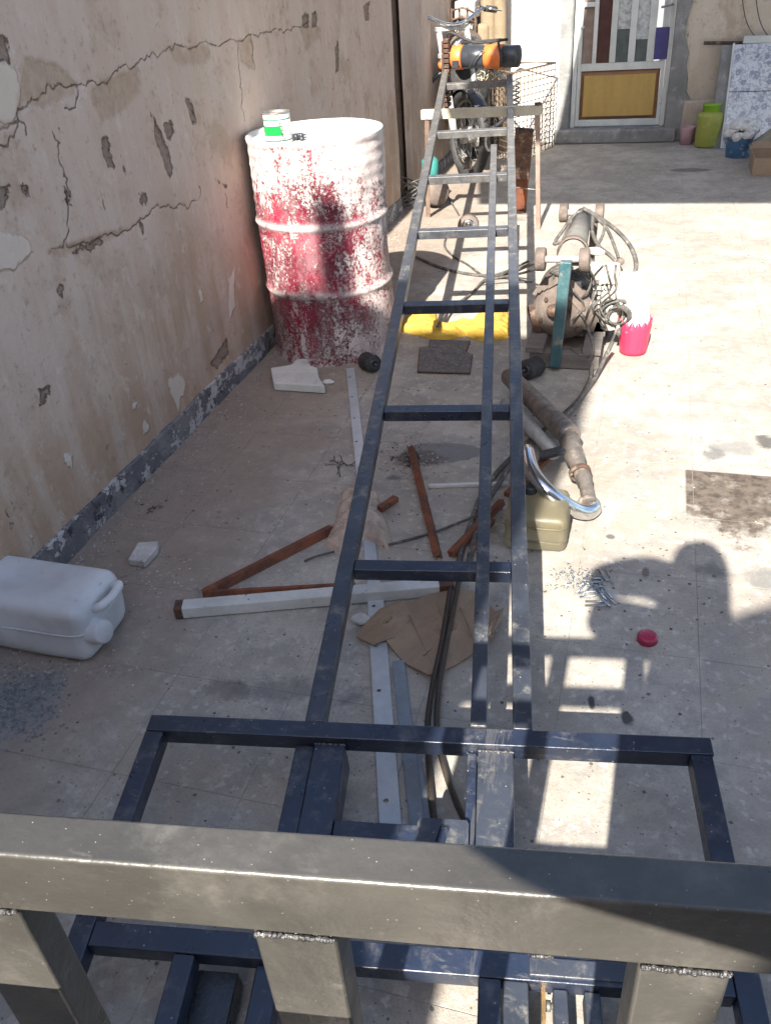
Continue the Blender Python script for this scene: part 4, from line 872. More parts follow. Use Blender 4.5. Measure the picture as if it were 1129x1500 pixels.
# skid
M_boom = pm('pale_grey_tube', (.27, .255, .23), (.19, .18, .16), 10, .6, .2, dirt=(.18, .155, .135), dirt_at=(.52, .68), dirt_scale=14)  # light grey tube with darker patches
b00, b10 = G(782, 538), G(880, 540); bk = np.array([.0, .30, 0])
m = MB(); yy = b00[1]
m.bar((b00[0]-.02, yy+.02, .035), (b10[0]-.01, yy+.02, .035), .05, .065); m.build('skid_beam', M_wood, mb, bevel=.004)
MB().bar((b00[0]-.0, yy+.37, .035), (b10[0]+.01, yy+.37, .035), .05, .065).build('skid_beam', M_wood, mb, bevel=.004)
for xx in (b00[0]+.0, b10[0]-.04): MB().bar((xx, yy-.02, .082), (xx, yy+.45, .082), .07, .025).build('skid_board', M_wood, mb, bevel=.003)
MB().box(b00[0]-.03, b10[0]-.0, yy+.16, yy+.34, .0745, .0945).build('skid_board', M_wood, mb, bevel=.003)
# big drum: axis towards camera
cD = AY(823, 458, yy+.13); rD = abs(AY(868, 458, yy+.10)[0]-AY(777, 458, yy+.10)[0])/2
cD[2] = max(cD[2], rD+.06)
dwob = lambda a, z: .012*math.sin(2*a+1)+.008*math.sin(5*a)
bd = MB().lathe([(.001, -.005), (rD*.25, .0), (rD*.28, -.012), (rD*.55, -.018), (rD*.86, -.008), (rD*.94, .004), (rD, .03), (rD, .25), (rD*.9, .28), (.001, .28)], 48, cD, (0, 1, .02), wob=dwob).build('big_drum', M_wheelb, mb)
MB().lathe([(.001, -.04), (.022, -.04), (.028, -.03), (.028, .0), (.04, .003), (.001, .003)], 18, cD+np.array([-rD*.25, -.012, .02]), (0, 1, 0)).build('drum_boss', M_rustd, bd)
m = MB()
for k in range(5):
    rr = rD*(1.03+.012*k); a0, a1 = (-.6+.15*k), (1.75+.1*k)
    m.tube([cD+np.array([rr*math.cos(a), .03+.03*k, rr*math.sin(a)*1.05]) for a in np.linspace(a0, a1, 22)], .008, 6)
m.build('rope_turns', M_hose, bd)
m = MB(); m.bar(cD+np.array([rD*.1, -.02, rD*1.0]), cD+np.array([rD*.98, -.01, rD*.05]), .06, .008, up=(0, -1, .3)); m.bar(cD+np.array([rD*1.0, -.01, rD*.05]), cD+np.array([rD*.85, -.01, -rD*.55]), .05, .008, up=(0, -1, .3)); m.build('bent_guard', M_wheelb, mb, bevel=.002)
m = MB(); m.bar(cD+np.array([-rD*.2, .02, rD*.9]), cD+np.array([rD*.5, .05, rD*.8]), .09, .05); m.build('dark_casing', M_hoistb, mb, bevel=.006)
# teal bar
tb0 = G(813, 536); ytb = yy-.03; ttop = AY(829, 382, ytb-.0); tbot = AY(812, 536, ytb)
MB().bar((tbot[0], ytb, max(tbot[2], .003)), (ttop[0]+.0, ytb, ttop[2]), .042, .04, up=(0, -1, 0)).build('upright_bar', M_teal, mb, bevel=.004)
# near axle with rollers
zA = ttop[2]-.012
xa, xb = AY(784, 388, ytb)[0], AY(856, 384, ytb)[0]; ya = ytb+.05
MB().tube([(xa, ya, zA), (xb, ya, zA+.004)], .013, 14).build('axle', M_alu, mb)
for xx, w_ in ((xa+.005, .036), (xb-.012, .036)): MB().lathe([(.001, 0), (.040, 0), (.043, .004), (.043, w_-.004), (.040, w_), (.001, w_)], 24, (xx-.01, ya, zA), (1, 0, .03)).build('roller', M_wheelb, mb)
# boom tube going back
bb0 = np.array([ttop[0]+.012, ya+.02, zA+.006]); fA = AY(856, 312, ya+.72); bb1 = np.array([fA[0]-.004, ya+.70, fA[2]-.01])
MB().tube([bb0, bb0*.7+bb1*.3, bb1], [.050, .046, .038], 20).build('boom_tube', M_boom, mb)
m = MB(); dirb = (bb1-bb0)/np.linalg.norm(bb1-bb0); m.lathe([(.055, 0), (.060, .003), (.060, .030), (.054, .034)], 24, bb0+dirb*.05, dirb); m.build('boom_clamp', M_wheelb, mb)
xa, xb = AY(820, 314, ya+.74)[0], AY(882, 309, ya+.74)[0]; zB_ = bb1[2]+.005
MB().tube([(xa, ya+.74, zB_), (xb, ya+.74, zB_+.004)], .015, 12).build('axle', M_alu, mb)
for xx in (xa-.002, xb-.03): MB().lathe([(.001, 0), (.038, 0), (.041, .004), (.041, .032), (.038, .036), (.001, .036)], 22, (xx, ya+.74, zB_), (1, 0, .02)).build('roller', M_wheelb, mb)
MB().bar((xb-.03, ya+.74, zB_), (xb-.04, ya+.74, .0), .03, .03).build('rear_leg', M_wheelb, mb, bevel=.003)
# motor
mc0 = AY(858, 425, yy+.36); mzz = mc0[2]; mR = .085
mo = MB().lathe([(.001, 0), (mR*.8, .0), (mR*.92, .01), (mR*.92, .24), (mR*.8, .25), (.001, .25)], 30, (mc0[0]-.02, yy+.36, mzz), (1, 0, 0)).build('motor', M_motor, mb)
m = MB()
for k in range(9): m.lathe([(mR*.9, 0), (mR*1.14, .001), (mR*1.14, .006), (mR*.9, .007)], 26, (mc0[0]+.0+k*.018, yy+.36, mzz), (1, 0, 0))
m.build('cooling_fins', M_motor, mo)
MB().box(mc0[0]+.01, mc0[0]+.13, yy+.27, yy+.35, mzz+.055, mzz+.125).build('junction_box', M_motor, mb, bevel=.006)
MB().lathe([(.001, 0), (.06, 0), (.066, .01), (.066, .09), (.05, .11), (.001, .11)], 24, (mc0[0]+.155, yy+.33, mzz-.06), (.1, 0, 1)).build('filter_pot', M_foam, mb)
MB().lathe([(.001, 0), (.034, 0), (.036, .004), (.036, .10), (.032, .105), (.001, .107)], 22, AY(891, 480, yy+.2), (0, 0, 1)).build('capacitor', M_motor, mb)
MB().bar((mc0[0]+.02, yy+.38, mzz-mR), (mc0[0]+.02, yy+.38, .0), .10, .12).build('motor_stand', M_wheelb, mb, bevel=.004)
MB().bar((mc0[0]+.17, yy+.38, mzz-mR+.02), (mc0[0]+.17, yy+.38, .0), .05, .05).build('motor_stand', M_wheelb, mb, bevel=.004)
gc = AY(902, 462, yy+.15); m = MB()
for k in range(10):
    a0 = random.uniform(0, 6); m.tube([gc+np.array([(.030+.004*k)*math.cos(a0+t_), .01*math.sin(k)+.02*math.sin(t_), (.030+.003*k)*math.sin(a0+t_)]) for t_ in np.linspace(0, 4.8, 16)], .0045, 5)
m.build('coiled_wire', M_hose, mb)
MB().tube([AY(905, 478, yy+.14), G(895, 500)+np.array([0, 0, .0])], .006, 8).build('wire_stub', M_alu, mb)
m = MB(); vq = AY(908, 383, yy+.35); m.tube([vq+np.array([-.06, 0, -.02]), vq], .007, 8); m.ball(vq, .016, 12, 8); m.build('valve_knob', M_wheelb, mb)
m = MB(); p0 = AY(851, 366, yy+.3); 
for k in range(3): m.tube(smooth_path([p0+np.array([0, 0, -.0]), p0+np.array([.06, 0, -.015+.01*k]), AY(885, 370, yy+.3)]), .007, 6)
m.build('cable_bundle', M_motor, mb)
for k in range(8):
    MB().box(mc0[0]-.02, mc0[0]+.065, yy+.20, yy+.30, mzz-.075+k*.019, mzz-.067+k*.019).build('cooling_fin', M_motor, mb)
m = MB(); m.box(mc0[0]-.015, mc0[0]+.055, yy+.215, yy+.33, mzz-.09, mzz+.075); m.build('fin_core', M_wheelb, mb)
for k in range(6):
    a = 2*PI*k/6+.3; c_ = cD+np.array([rD*.72*math.cos(a), -.014, rD*.72*math.sin(a)]); MB().tube([c_, c_+np.array([0, -.012, 0])], .008, 6).build('drum_bolt', M_rustd, bd)
for k in range(6):
    xk = 845+k*9; pts = [AY(xk+random.uniform(-14, 14), y, yy+.10+random.uniform(-.04, .06)) for y in (388, 405, 425, 448, 470)]
    MB().tube(smooth_path(pts, 5), .0045, 6).build('loose_wire', M_hose, mb)
MB().bar(cD+np.array([-rD*1.02, .02, rD*.15]), cD+np.array([-rD*.75, .02, -rD*.75]), .05, .035).build('rim_clamp', M_rustd, mb, bevel=.003)
m = MB()
for k in range(4): m.bar(cD+np.array([-rD*.95+.018*k, -.01, rD*.62+.01*k]), cD+np.array([-rD*.55+.022*k, -.005, rD*1.18]), .012, .006, up=(0, -1, 0))
m.build('bracket_plates', M_wheelb, mb)
# loops of hose over the boom's end
zt_ = bb1[2]
loops = [([(853, 305), (876, 318), (905, 340), (925, 365), (931, 392), (920, 412), (897, 415), (877, 405), (866, 385), (858, 372)], .011), ([(852, 306), (842, 330), (826, 350), (811, 357), (822, 340), (838, 318), (852, 308)], .009),
    ([(868, 315), (867, 340), (878, 362), (897, 378), (910, 400), (914, 430), (912, 460), (905, 490)], .010), ([(868, 312), (884, 325), (882, 345), (872, 364)], .008), ([(862, 308), (888, 335), (902, 368), (905, 378)], .008),
    ([(929, 385), (932, 405), (930, 420), (927, 428)], .006), ([(815, 400), (817, 370), (826, 345), (838, 320)], .006)]
for pts, r in loops:
    n_ = len(pts); P_ = [AY(x, y, ya+.62-.50*max(0, min(1, (y-310)/180))) for x, y in pts]
    MB().tube(smooth_path(P_, 6), r*.85, 8).build('hose', M_hose, mb)
MB().tube(smooth_path([AY(870, 440, yy), AY(858, 470, yy-.03), AY(868, 505, yy-.05), AY(864, 522, yy-.06), AY(850, 520, yy-.05), AY(835, 510, yy-.04)]), .005, 6).build('hose', M_hose, mb)

# long hoses from the machine: over floor to the near steel ropes
def obj_hose(name, pts, r, label, cat, mat=None, group=None):
    o = hose(pts, r, 8); return o.build(name, mat or M_hose, None, label=label, cat=cat, org=G(pts[0][0], pts[0][1]), group=group)
obj_hose('black_hose', [(897, 500, .10), (885, 525, .05), (870, 555, .02), (845, 588, .012), (815, 615, .012), (770, 650, .012), (730, 690, .012), (703, 730, .012), (690, 765, .012), (676, 805, .012), (668, 845, .012)], .0085, 'upper of the two black hoses running from the winch machine down under the mast', 'hose')
obj_hose('black_hose', [(866, 535, .05), (862, 560, .02), (840, 595, .03), (808, 625, .03), (760, 668, .03), (728, 712, .03), (706, 752, .025), (694, 790, .02), (685, 830, .012)], .0085, 'lower black hose, nearest the chrome pipe, running down under the mast', 'hose')
obj_hose('steel_rope', [(663, 838, .034), (655, 890, .026), (645, 950, .026), (634, 1000, .020), (626, 1060, .010), (628, 1120, .010), (632, 1170, .010), (638, 1215, .010), (650, 1300, .01)], .0065, 'left of the two dark steel ropes running under the cross bar', 'rope', M_rope)
obj_hose('steel_rope', [(675, 830, .034), (664, 890, .026), (652, 950, .026), (642, 1010, .020), (640, 1075, .010), (652, 1130, .010), (668, 1175, .010), (684, 1215, .010), (700, 1300, .01)], .0065, 'right dark steel rope, bending away towards the slotted plate', 'rope', M_rope)
obj_hose('thin_wire', [(560, 800, .006), (600, 790, .006), (640, 778, .012), (668, 767, .012), (700, 755, .02), (735, 745, .02)], .004, 'thin dark cable crossing the floor under the middle of the mast', 'wire')
obj_hose('black_cable', [(610, 377, .006), (640, 390, .006), (668, 398, .006), (700, 403, .008), (740, 402, .02), (770, 390, .14), (785, 384, .2)], .0085, 'thick black cable lying over the drum shadow between the rungs', 'cable')
obj_hose('black_cable', [(668, 336, .006), (655, 345, .006), (651, 360, .006), (662, 374, .006), (685, 388, .006), (712, 406, .008), (740, 405, .02), (765, 400, .08), (790, 393, .2)], .006, 'thin looped cable running from the rusty pulley to the winch machine', 'cable')
obj_hose('steel_pry_bar', [(640, 478, .06), (660, 452, .03), (690, 430, .01), (712, 408, .02), (745, 396, .06), (775, 382, .16)], .006, 'dark cable end hooked into the yellow cloth', 'cable')
obj_hose('steel_wire', [(700, 418, .004), (740, 414, .004), (780, 413, .01)], .003, 'straight thin wire near the feet of the rollers', 'wire')

# red scalloped basin with white bag
rb = G(925, 525); rb[1] += .07
pan = thing('red_basin', 'small scalloped red-pink plastic basin beside the winch machine', 'basin', rb)
pr_, phh = abs(AY(949, 500, rb[1])[0]-AY(901, 500, rb[1])[0])/2, .125
def flut(a, z): return (.035*abs(math.sin(a*7))*(z/phh))
n = 112; vs = []; rows = 8
for j in range(rows+1):
    z = phh*j/rows
    for k in range(n):
        a = 2*PI*k/n; rr = pr_*(.82+.18*z/phh)*(1+.02*abs(math.sin(a*8))); zz_ = z*(1+(.16*abs(math.sin(a*8)) if j == rows else .04*abs(math.sin(a*8)))); vs.append(rb+np.array([rr*math.cos(a), rr*math.sin(a), zz_+.001]))
vs.append(rb+np.array([0, 0, .001])); fs = [(j*n+k, j*n+(k+1) % n, (j+1)*n+(k+1) % n, (j+1)*n+k) for j in range(rows) for k in range(n)]+[(k, len(vs)-1, (k+1) % n) for k in range(n)]
o = MB().add(vs, fs, True).build('bowl', M_pink, pan, fixn=False); sd = o.modifiers.new('s', 'SOLIDIFY'); sd.thickness = .004
bag = MB(); bp_ = [(.001, .004), (pr_*.72, .006), (pr_*.80, .06), (pr_*.84, .13), (pr_*.80, .19), (pr_*.66, .25), (pr_*.42, .30), (pr_*.18, .325), (.001, .33)]
bag.lathe(bp_, 36, rb+np.array([0, 0, .004]), (-.02, .0, 1), wob=lambda a, z: .05*math.sin(3*a+z*20)+.05*math.sin(7*a-z*31)+.03*math.sin(13*a+z*50)); bag.build('white_bag', M_bag, None, label='knotted white plastic bag standing in the red basin', cat='bag', org=rb)

# yellow cloth: crumpled heightfield
def crumple(name, outline, h, mat, label, cat, seed=1, nx=70, freq=22, par=None, ridge=1.0, z0=.0):
    P_ = np.array([G(x, y)[:2] for x, y in outline]); mn, mx = P_.min(0), P_.max(0); rs = np.random.RandomState(seed)
    ny = max(12, int(nx*(mx[1]-mn[1])/(mx[0]-mn[0])*1.3)); gx = np.linspace(mn[0]-.01, mx[0]+.01, nx); gy = np.linspace(mn[1]-.01, mx[1]+.01, ny)
    X, Y = np.meshgrid(gx, gy, indexing='ij'); sd_ = poly_sdf([tuple(p) for p in P_], X, Y)
    H = np.zeros_like(X)
    for k in range(9):
        a = rs.uniform(0, PI); f = freq*rs.uniform(.5, 2.2); H += (1-np.abs(np.sin((X*math.cos(a)+Y*math.sin(a))*f+rs.uniform(0, 6)+1.3*np.sin(X*9+Y*7+k))))*rs.uniform(.3, 1)
    H /= H.max(); env = np.clip(-sd_/.05, 0, 1)**.5; Z = z0+h*env*(.35+.65*H*ridge)+.002
    keep = sd_ < .004; idx = -np.ones(X.shape, int); vs = []; 
    for i in range(X.shape[0]):
        for j in range(X.shape[1]):
            if keep[i, j]: idx[i, j] = len(vs); vs.append((X[i, j], Y[i, j], Z[i, j] if sd_[i, j] < -.006 else z0+.001))
    fs = [(idx[i, j], idx[i+1, j], idx[i+1, j+1], idx[i, j+1]) for i in range(X.shape[0]-1) for j in range(X.shape[1]-1) if min(idx[i, j], idx[i+1, j], idx[i+1, j+1], idx[i, j+1]) >= 0]
    c = np.array([P_[:, 0].mean(), P_[:, 1].mean(), 0]); return MB().add(vs, fs, True).build(name, mat, par, label=label, cat=cat, org=None if par else c, fixn=False)
crumple('yellow_cloth', [(588, 486), (592, 468), (610, 458), (638, 455), (642, 474), (655, 478), (690, 474), (700, 460), (722, 454), (738, 452), (752, 470), (750, 492), (735, 499), (700, 500), (682, 492), (668, 496), (640, 500), (620, 494)], .055, M_yellow, 'crumpled yellow cloth lying across the floor beneath the mast', 'cloth', 3, 170, 30)
# grey fibre mat
mt_ = thing('grey_mat', 'square of rough grey felt mat lying below the yellow cloth', 'mat', G(650, 525))
mpts = [G(*p) for p in ((612, 547), (615, 512), (628, 510), (630, 500), (688, 502), (682, 518), (691, 522), (688, 549))]
MB().poly([p+np.array([0, 0, .002]) for p in mpts], .007).build('felt', pm('grey_felt', (.17, .155, .15), (.11, .10, .10), 60, .95, 0, dirt=(.30, .28, .26), dirt_at=(.55, .65), dirt_scale=90, bump=.006, bscale=150, world=True), mt_, bevel=.002)
pts = mpts+[mpts[0]]; MB().tube([p+np.array([0, 0, .006]) for p in pts], .0035, 5).build('bound_edge', M_rustd, mt_)

# ================================================================== MUFFLER + chrome pipe
ex = thing('exhaust_pipe', 'rusty motorbike muffler with a bent chrome pipe lying by the mast', 'exhaust', G(830, 700))
a, b_ = G(742, 548, .08), G(836, 640, .10)
ex1 = MB().tube([a, a*.95+b_*.05, b_*.94+a*.06, b_], [.022, .033, .037, .034], 22).build('muffler_can', M_muff, ex)
MB().tube([G(740, 590, .05), G(775, 625, .05), G(812, 665, .055)], [.022, .024, .022], 16).build('inner_tube', M_alu, ex)
MB().tube(smooth_path([G(832, 640, .09), G(842, 672, .075), G(856, 706, .055), G(863, 738, .045)]), [.034]+[.032]*6+[.025]*6+[.021]*5+[.022], 18).build('connector', M_muff, ex)
m = MB(); dd = G(850, 700, .06)-G(838, 665, .08); m.lathe([(.029, 0), (.034, .003), (.034, .014), (.029, .017)], 20, G(848, 690, .066), dd); m.build('clamp_ring', M_rustd, ex)
MB().bar(G(790, 668, .06), G(842, 655, .10), .05, .012).build('bracket', M_hoistb, ex, bevel=.004)
MB().tube(smooth_path([G(770, 668, .06), G(784, 700, .055), G(806, 724, .048), G(832, 740, .042), G(858, 749, .038), G(872, 744, .036), G(874, 732, .036), G(864, 728, .036)]), [.022]*30+[.023]*7+[.022]*6, 18).build('chrome_bend', M_chrome, ex) if False else None
cpth = smooth_path([G(771, 660, .165), G(779, 690, .16), G(797, 715, .14), G(822, 735, .10), G(846, 748, .06), G(862, 750, .042), G(870, 744, .036)])
MB().tube(cpth, .0225, 18).build('chrome_bend', M_chrome, ex)
cr = G(862, 742, .034); MB().lathe([(.020, -.008), (.034, -.008), (.037, 0), (.034, .008), (.020, .008), (.018, 0), (.020, -.008)], 28, cr, (.25, -.55, .75)).build('end_flange', M_muff, ex)
MB().tube(smooth_path([G(772, 655, .02), G(780, 645, .03), G(792, 640, .05)]), .009, 8).build('rubber_grommet', M_black, ex)

# ================================================================== JERRYCANS
def jerry(name, cen, dims, rot, mat, label, lying=False, cap=M_foam, mats=None):
    t = thing(name, label, 'jerrycan', cen)
    bm = bmesh.new(); bmesh.ops.create_cube(bm, size=1); 
    bmesh.ops.scale(bm, vec=dims, verts=bm.verts)
    bmesh.ops.bevel(bm, geom=list(bm.edges), offset=min(dims)*.16, segments=4, affect='EDGES', profile=.55)
    bmesh.ops.subdivide_edges(bm, edges=[e for e in bm.edges if e.calc_length() > .06], cuts=5, use_grid_fill=True)
    for v in bm.verts:
        x, y, z = v.co
        k = 1+.010*math.sin(x*30)*math.sin(y*26)+.008*math.sin(z*40+x*11); v.co = Vector((x*k, y*k, z*(1-.05*math.exp(-(x/.08)**2-(y/.08)**2))))
    me = bpy.data.meshes.new('body'); bm.to_mesh(me); bm.free(); me.materials.append(mat)
    for p in me.polygons: p.use_smooth = True
    o = bpy.data.objects.new('body', me); COL.objects.link(o); o.parent = t; o.rotation_euler = rot; ORG[o.name] = ORG[t.name]
    return t, o
# white one lying at the left edge: corners measured
f0, f1 = G(128, 965), G(0, 948); zt = .17
tl_, trr2 = G(30, 828, zt), G(150, 826, zt)
yaw = math.atan2(*(f0-G(188, 885))[[1, 0]])
dirE = G(188, 890)-f0; dirE[2] = 0; lenE = np.linalg.norm(dirE); dirE /= lenE; dirS = np.array([-dirE[1], dirE[0], 0.])
if dirS[0] > 0: dirS = -dirS
jl = .36; jc = f0+dirE*lenE/2+dirS*jl/2+np.array([.028, -.022, 0])
ang = math.atan2(dirE[1], dirE[0])
wj = thing('jerrycan', 'milky white plastic jerrycan lying on its side at the left edge of the floor', 'jerrycan', jc)
def rounded_box(cx, ex, ey, ez, dx, dy, dz, r, z0, dent=None, nseg=5, taper=None):
    bm = bmesh.new(); bmesh.ops.create_cube(bm, size=1); bmesh.ops.scale(bm, vec=(dx, dy, dz), verts=bm.verts)
    if taper:
        for v in bm.verts: taper(v)
    bmesh.ops.bevel(bm, geom=list(bm.edges), offset=r, segments=nseg, affect='EDGES', profile=.6)
    bmesh.ops.subdivide_edges(bm, edges=[e for e in bm.edges if e.calc_length() > .05], cuts=7, use_grid_fill=True)
    M_ = Matrix([[ex[i], ey[i], ez[i]] for i in range(3)]); out = []
    for v in bm.verts:
        c = v.co.copy()
        if dent: c = dent(c)
        out.append(np.array(cx)+np.array([0, 0, z0])+np.array(M_ @ c))
    bm.verts.ensure_lookup_table(); fs = [tuple(v.index for v in f.verts) for f in bm.faces]; bm.free(); m = MB(); m.add(out, fs, True); return m
def dent1(c):
    x, y, z = c; g = math.exp(-((x-.12)/.05)**2-((y+.0)/.09)**2)
    c.z += -.018*math.exp(-((x+.02)/.10)**2-((y-.02)/.06)**2)*(1 if z > 0 else 0) + .006*math.sin(x*21)*math.cos(y*18)
    c.y += .006*math.sin(z*30+x*8); return c
# local axes: ex = away from cap end (dirS), ey = along end face (dirE)
rounded_box(jc, -dirS, dirE, (0, 0, 1), jl, lenE*.98, .165, .040, .0835, dent1).build('body', M_jerry, wj)
m = MB(); pr_ = []
for k in range(41):
    a = 2*PI*k/40; x, y = math.cos(a), math.sin(a); e_ = .28; X_ = (abs(x)**e_)*(1 if x > 0 else -1)*(jl/2+.0005); Y_ = (abs(y)**e_)*(1 if y > 0 else -1)*(lenE*.49+.0005); pr_.append(jc-dirS*X_+dirE*Y_+np.array([0, 0, .088]))
m.tube(pr_, .0028, 6, cap=False).build('mould_seam', M_jerry, wj)
capc = jc-dirS*(jl/2+.0)-dirE*(lenE*.26)+np.array([0, 0, .075])
nc = -dirS*.93-dirE*.2+np.array([0, 0, .25]); MB().lathe([(.034, -.03), (.034, .008), (.030, .010), (.030, .034), (.026, .038), (.001, .038)], 24, capc-nc*.0, nc, wob=lambda a, z: .03*math.sin(12*a)).build('cap', M_jerry, wj)
ha, hb_ = jc-dirS*(jl/2-.01)-dirE*(lenE*.12)+np.array([0, 0, .135]), jc-dirS*(jl/2-.01)+dirE*(lenE*.30)+np.array([0, 0, .135])
MB().tube(smooth_path([ha+np.array([0, 0, -.015]), ha-dirS*.028, (ha+hb_)/2-dirS*.036, hb_-dirS*.028, hb_+np.array([0, 0, -.015])]), .0115, 12).build('handle', M_jerry, wj)
# yellowed clear one standing behind the mast rail
c0, c1 = G(742, 812), G(812, 814)
jc2 = (c0+c1)/2+np.array([0.005, .095, 0])
cj = thing('jerrycan', 'yellowed see-through jerrycan standing under the exhaust pipe behind the mast', 'jerrycan', jc2)
rounded_box(jc2, (1, 0.05, 0), (-.05, 1, 0), (0, 0, 1), .170, .17, .115, .026, .060, lambda c: c).build('body', M_jerry2, cj)
m = MB(); 
for z in (.04, .085): m.tube([jc2+np.array([.0865*sx_, .0865*sy_, z]) for sx_, sy_ in ((-1, -.8), (-.8, -1), (.8, -1), (1, -.8), (1, .8))], .003, 6)
m.build('moulded_rib', M_jerry2, cj)
MB().lathe([(.022, 0), (.022, .02), (.019, .023), (.001, .023)], 20, jc2+np.array([-.03, .05, .115])).build('cap', M_hoistb, cj)

# ================================================================== LOOSE STEEL ON THE FLOOR
def member(name, a, b_, za, zb_, w_, h, mat, label, cat, twist=0, bev=.001, group=None):
    A, B = G(*a, za), G(*b_, zb_); return MB().bar(A, B, w_, h, twist=twist).build(name, mat, None, bevel=bev, label=label, cat=cat, org=(A+B)/2, group=group)
def angle(name, a, b_, za, zb_, w_, mat, label, cat, flip=1, t=.003, twist=0):
    A, B = G(*a, za), G(*b_, zb_); d = B-A; l = np.linalg.norm(d); d /= l; sd = np.cross(d, [0, 0, 1]); sd /= np.linalg.norm(sd); u2 = np.cross(sd, d); c, s_ = math.cos(twist), math.sin(twist); sd, u2 = sd*c+u2*s_, u2*c-sd*s_
    root = thing(name, label, cat, (A+B)/2)
    MB().frame_box(A, d, sd*flip, u2, 0, l, 0, w_, 0, t).build('flange', mat, root, bevel=.0008); MB().frame_box(A, d, sd*flip, u2, 0, l, 0, t, -w_+t*.9, -.0002).build('flange', mat, root, bevel=.0008); return root, A, B, d, sd, u2
# white tube (near end left)
A, B = G(258, 893, .020), G(662, 858, .020); wt = thing('steel_tube', 'chipped white square tube lying across the floor with a rusty open near end', 'steel tube', (A+B)/2)
MB().bar(A, B, .040, .034).build('tube_wall', M_angle, wt, bevel=.003); d = (B-A)/np.linalg.norm(B-A)
MB().bar(A-d*.0015, A+d*.022, .0412, .0352).build('rusty_open_end', M_rustd, wt, bevel=.003); MB().bar(B-d*.035, B+d*.003, .044, .037).build('rusty_end_patch', M_rustd, wt)
# rusty channel in V
angle('rusty_bar', (300, 868), (488, 772), .022, .022, .024, M_rust, 'rusty angle bar rising from the left end of the white tube to the plastic wrap', 'steel bar', flip=-1, twist=.25)
member('rusty_bar', (298, 870), (520, 858), .010, .010, .016, .016, M_rust, 'thin rusty bar lying along the back of the white tube', 'steel bar', twist=.3)
angle('rusty_bar', (604, 652), (644, 812), .024, .024, .020, M_rust, 'rusty angle bar lying from the oil stain towards the middle rung', 'steel bar', twist=-.5)
member('rusty_bar', (556, 746), (580, 730), .03, .03, .022, .018, M_rust, 'short rusty bar end poking out of the plastic wrap', 'steel bar')
member('rusty_bar', (660, 812), (735, 735), .012, .04, .020, .020, M_rust, 'rusty bar leaning up to the clear jerrycan, upper of the crossed pair', 'steel bar', twist=.3)
member('rusty_bar', (686, 815), (722, 762), .010, .03, .012, .012, M_rust, 'thin rusty rod under the crossed bars beside the middle rail', 'steel bar')
member('rusty_bar', (742, 725), (800, 672), .03, .04, .022, .016, M_rust, 'rusty bar running up under the exhaust bracket', 'steel bar')
member('plaster_slat', (628, 712), (744, 708), .008, .008, .014, .010, M_angle, 'short broken white plaster slat with a ragged left end', 'slat')
# long perforated strips
s1, s2 = G(513, 540, .004), G(551, 905, .004)
ws = thing('perforated_strip', 'long white perforated steel strip running down the floor left of the mast', 'steel strip', (s1+s2)/2)
s3 = G(580, 1330, .004); mid = G(548, 860, .004)
def hole_strip(name, A, B, wid, th, mat, par, holes):
    d = B-A; l = np.linalg.norm(d); d /= l; sd = np.cross(d, [0, 0, 1]); n = holes; m = MB(); seg_ = l/n; k2 = 16; r = .0055
    for i in range(n):
        c = A+d*(i+.5)*seg_+sd*.006; vs = []
        for z in (0, th):
            for k in range(k2): a = 2*PI*k/k2; vs.append(c+d*r*math.cos(a)+sd*r*math.sin(a)+np.array([0, 0, z]))
            for k in range(k2):
                a = 2*PI*k/k2; x, y = math.cos(a), math.sin(a); mm = max(abs(x), abs(y)); vs.append(A+d*(i+.5)*seg_+d*(x/mm*seg_/2)+sd*(y/mm*wid/2)+np.array([0, 0, z]))
        fs = []
        for k in range(k2):
            q = (k+1) % k2; fs += [(2*k2+k, 3*k2+k, 3*k2+q, 2*k2+q), (k, q, k2+q, k2+k), (k, 2*k2+k, 2*k2+q, q), (k2+k, k2+q, 3*k2+q, 3*k2+k)]
        m.add(vs, fs)
    return m.build(name, mat, par)
hole_strip('strip_length', s1, mid, .034, .003, M_strip, ws, 8); hole_strip('strip_length', G(549, 862, .006), s3, .042, .003, M_strip, ws, 6)
member('grey_strip', (583, 968), (622, 1300), .006, .006, .030, .004, M_greystrip, 'flat grey zinc strip lying right beside the white perforated strip', 'steel strip')
member('grey_strip', (606, 1075), (640, 1300), .003, .003, .016, .003, M_greystrip, 'narrow grey strip between the zinc strip and the ropes', 'steel strip')

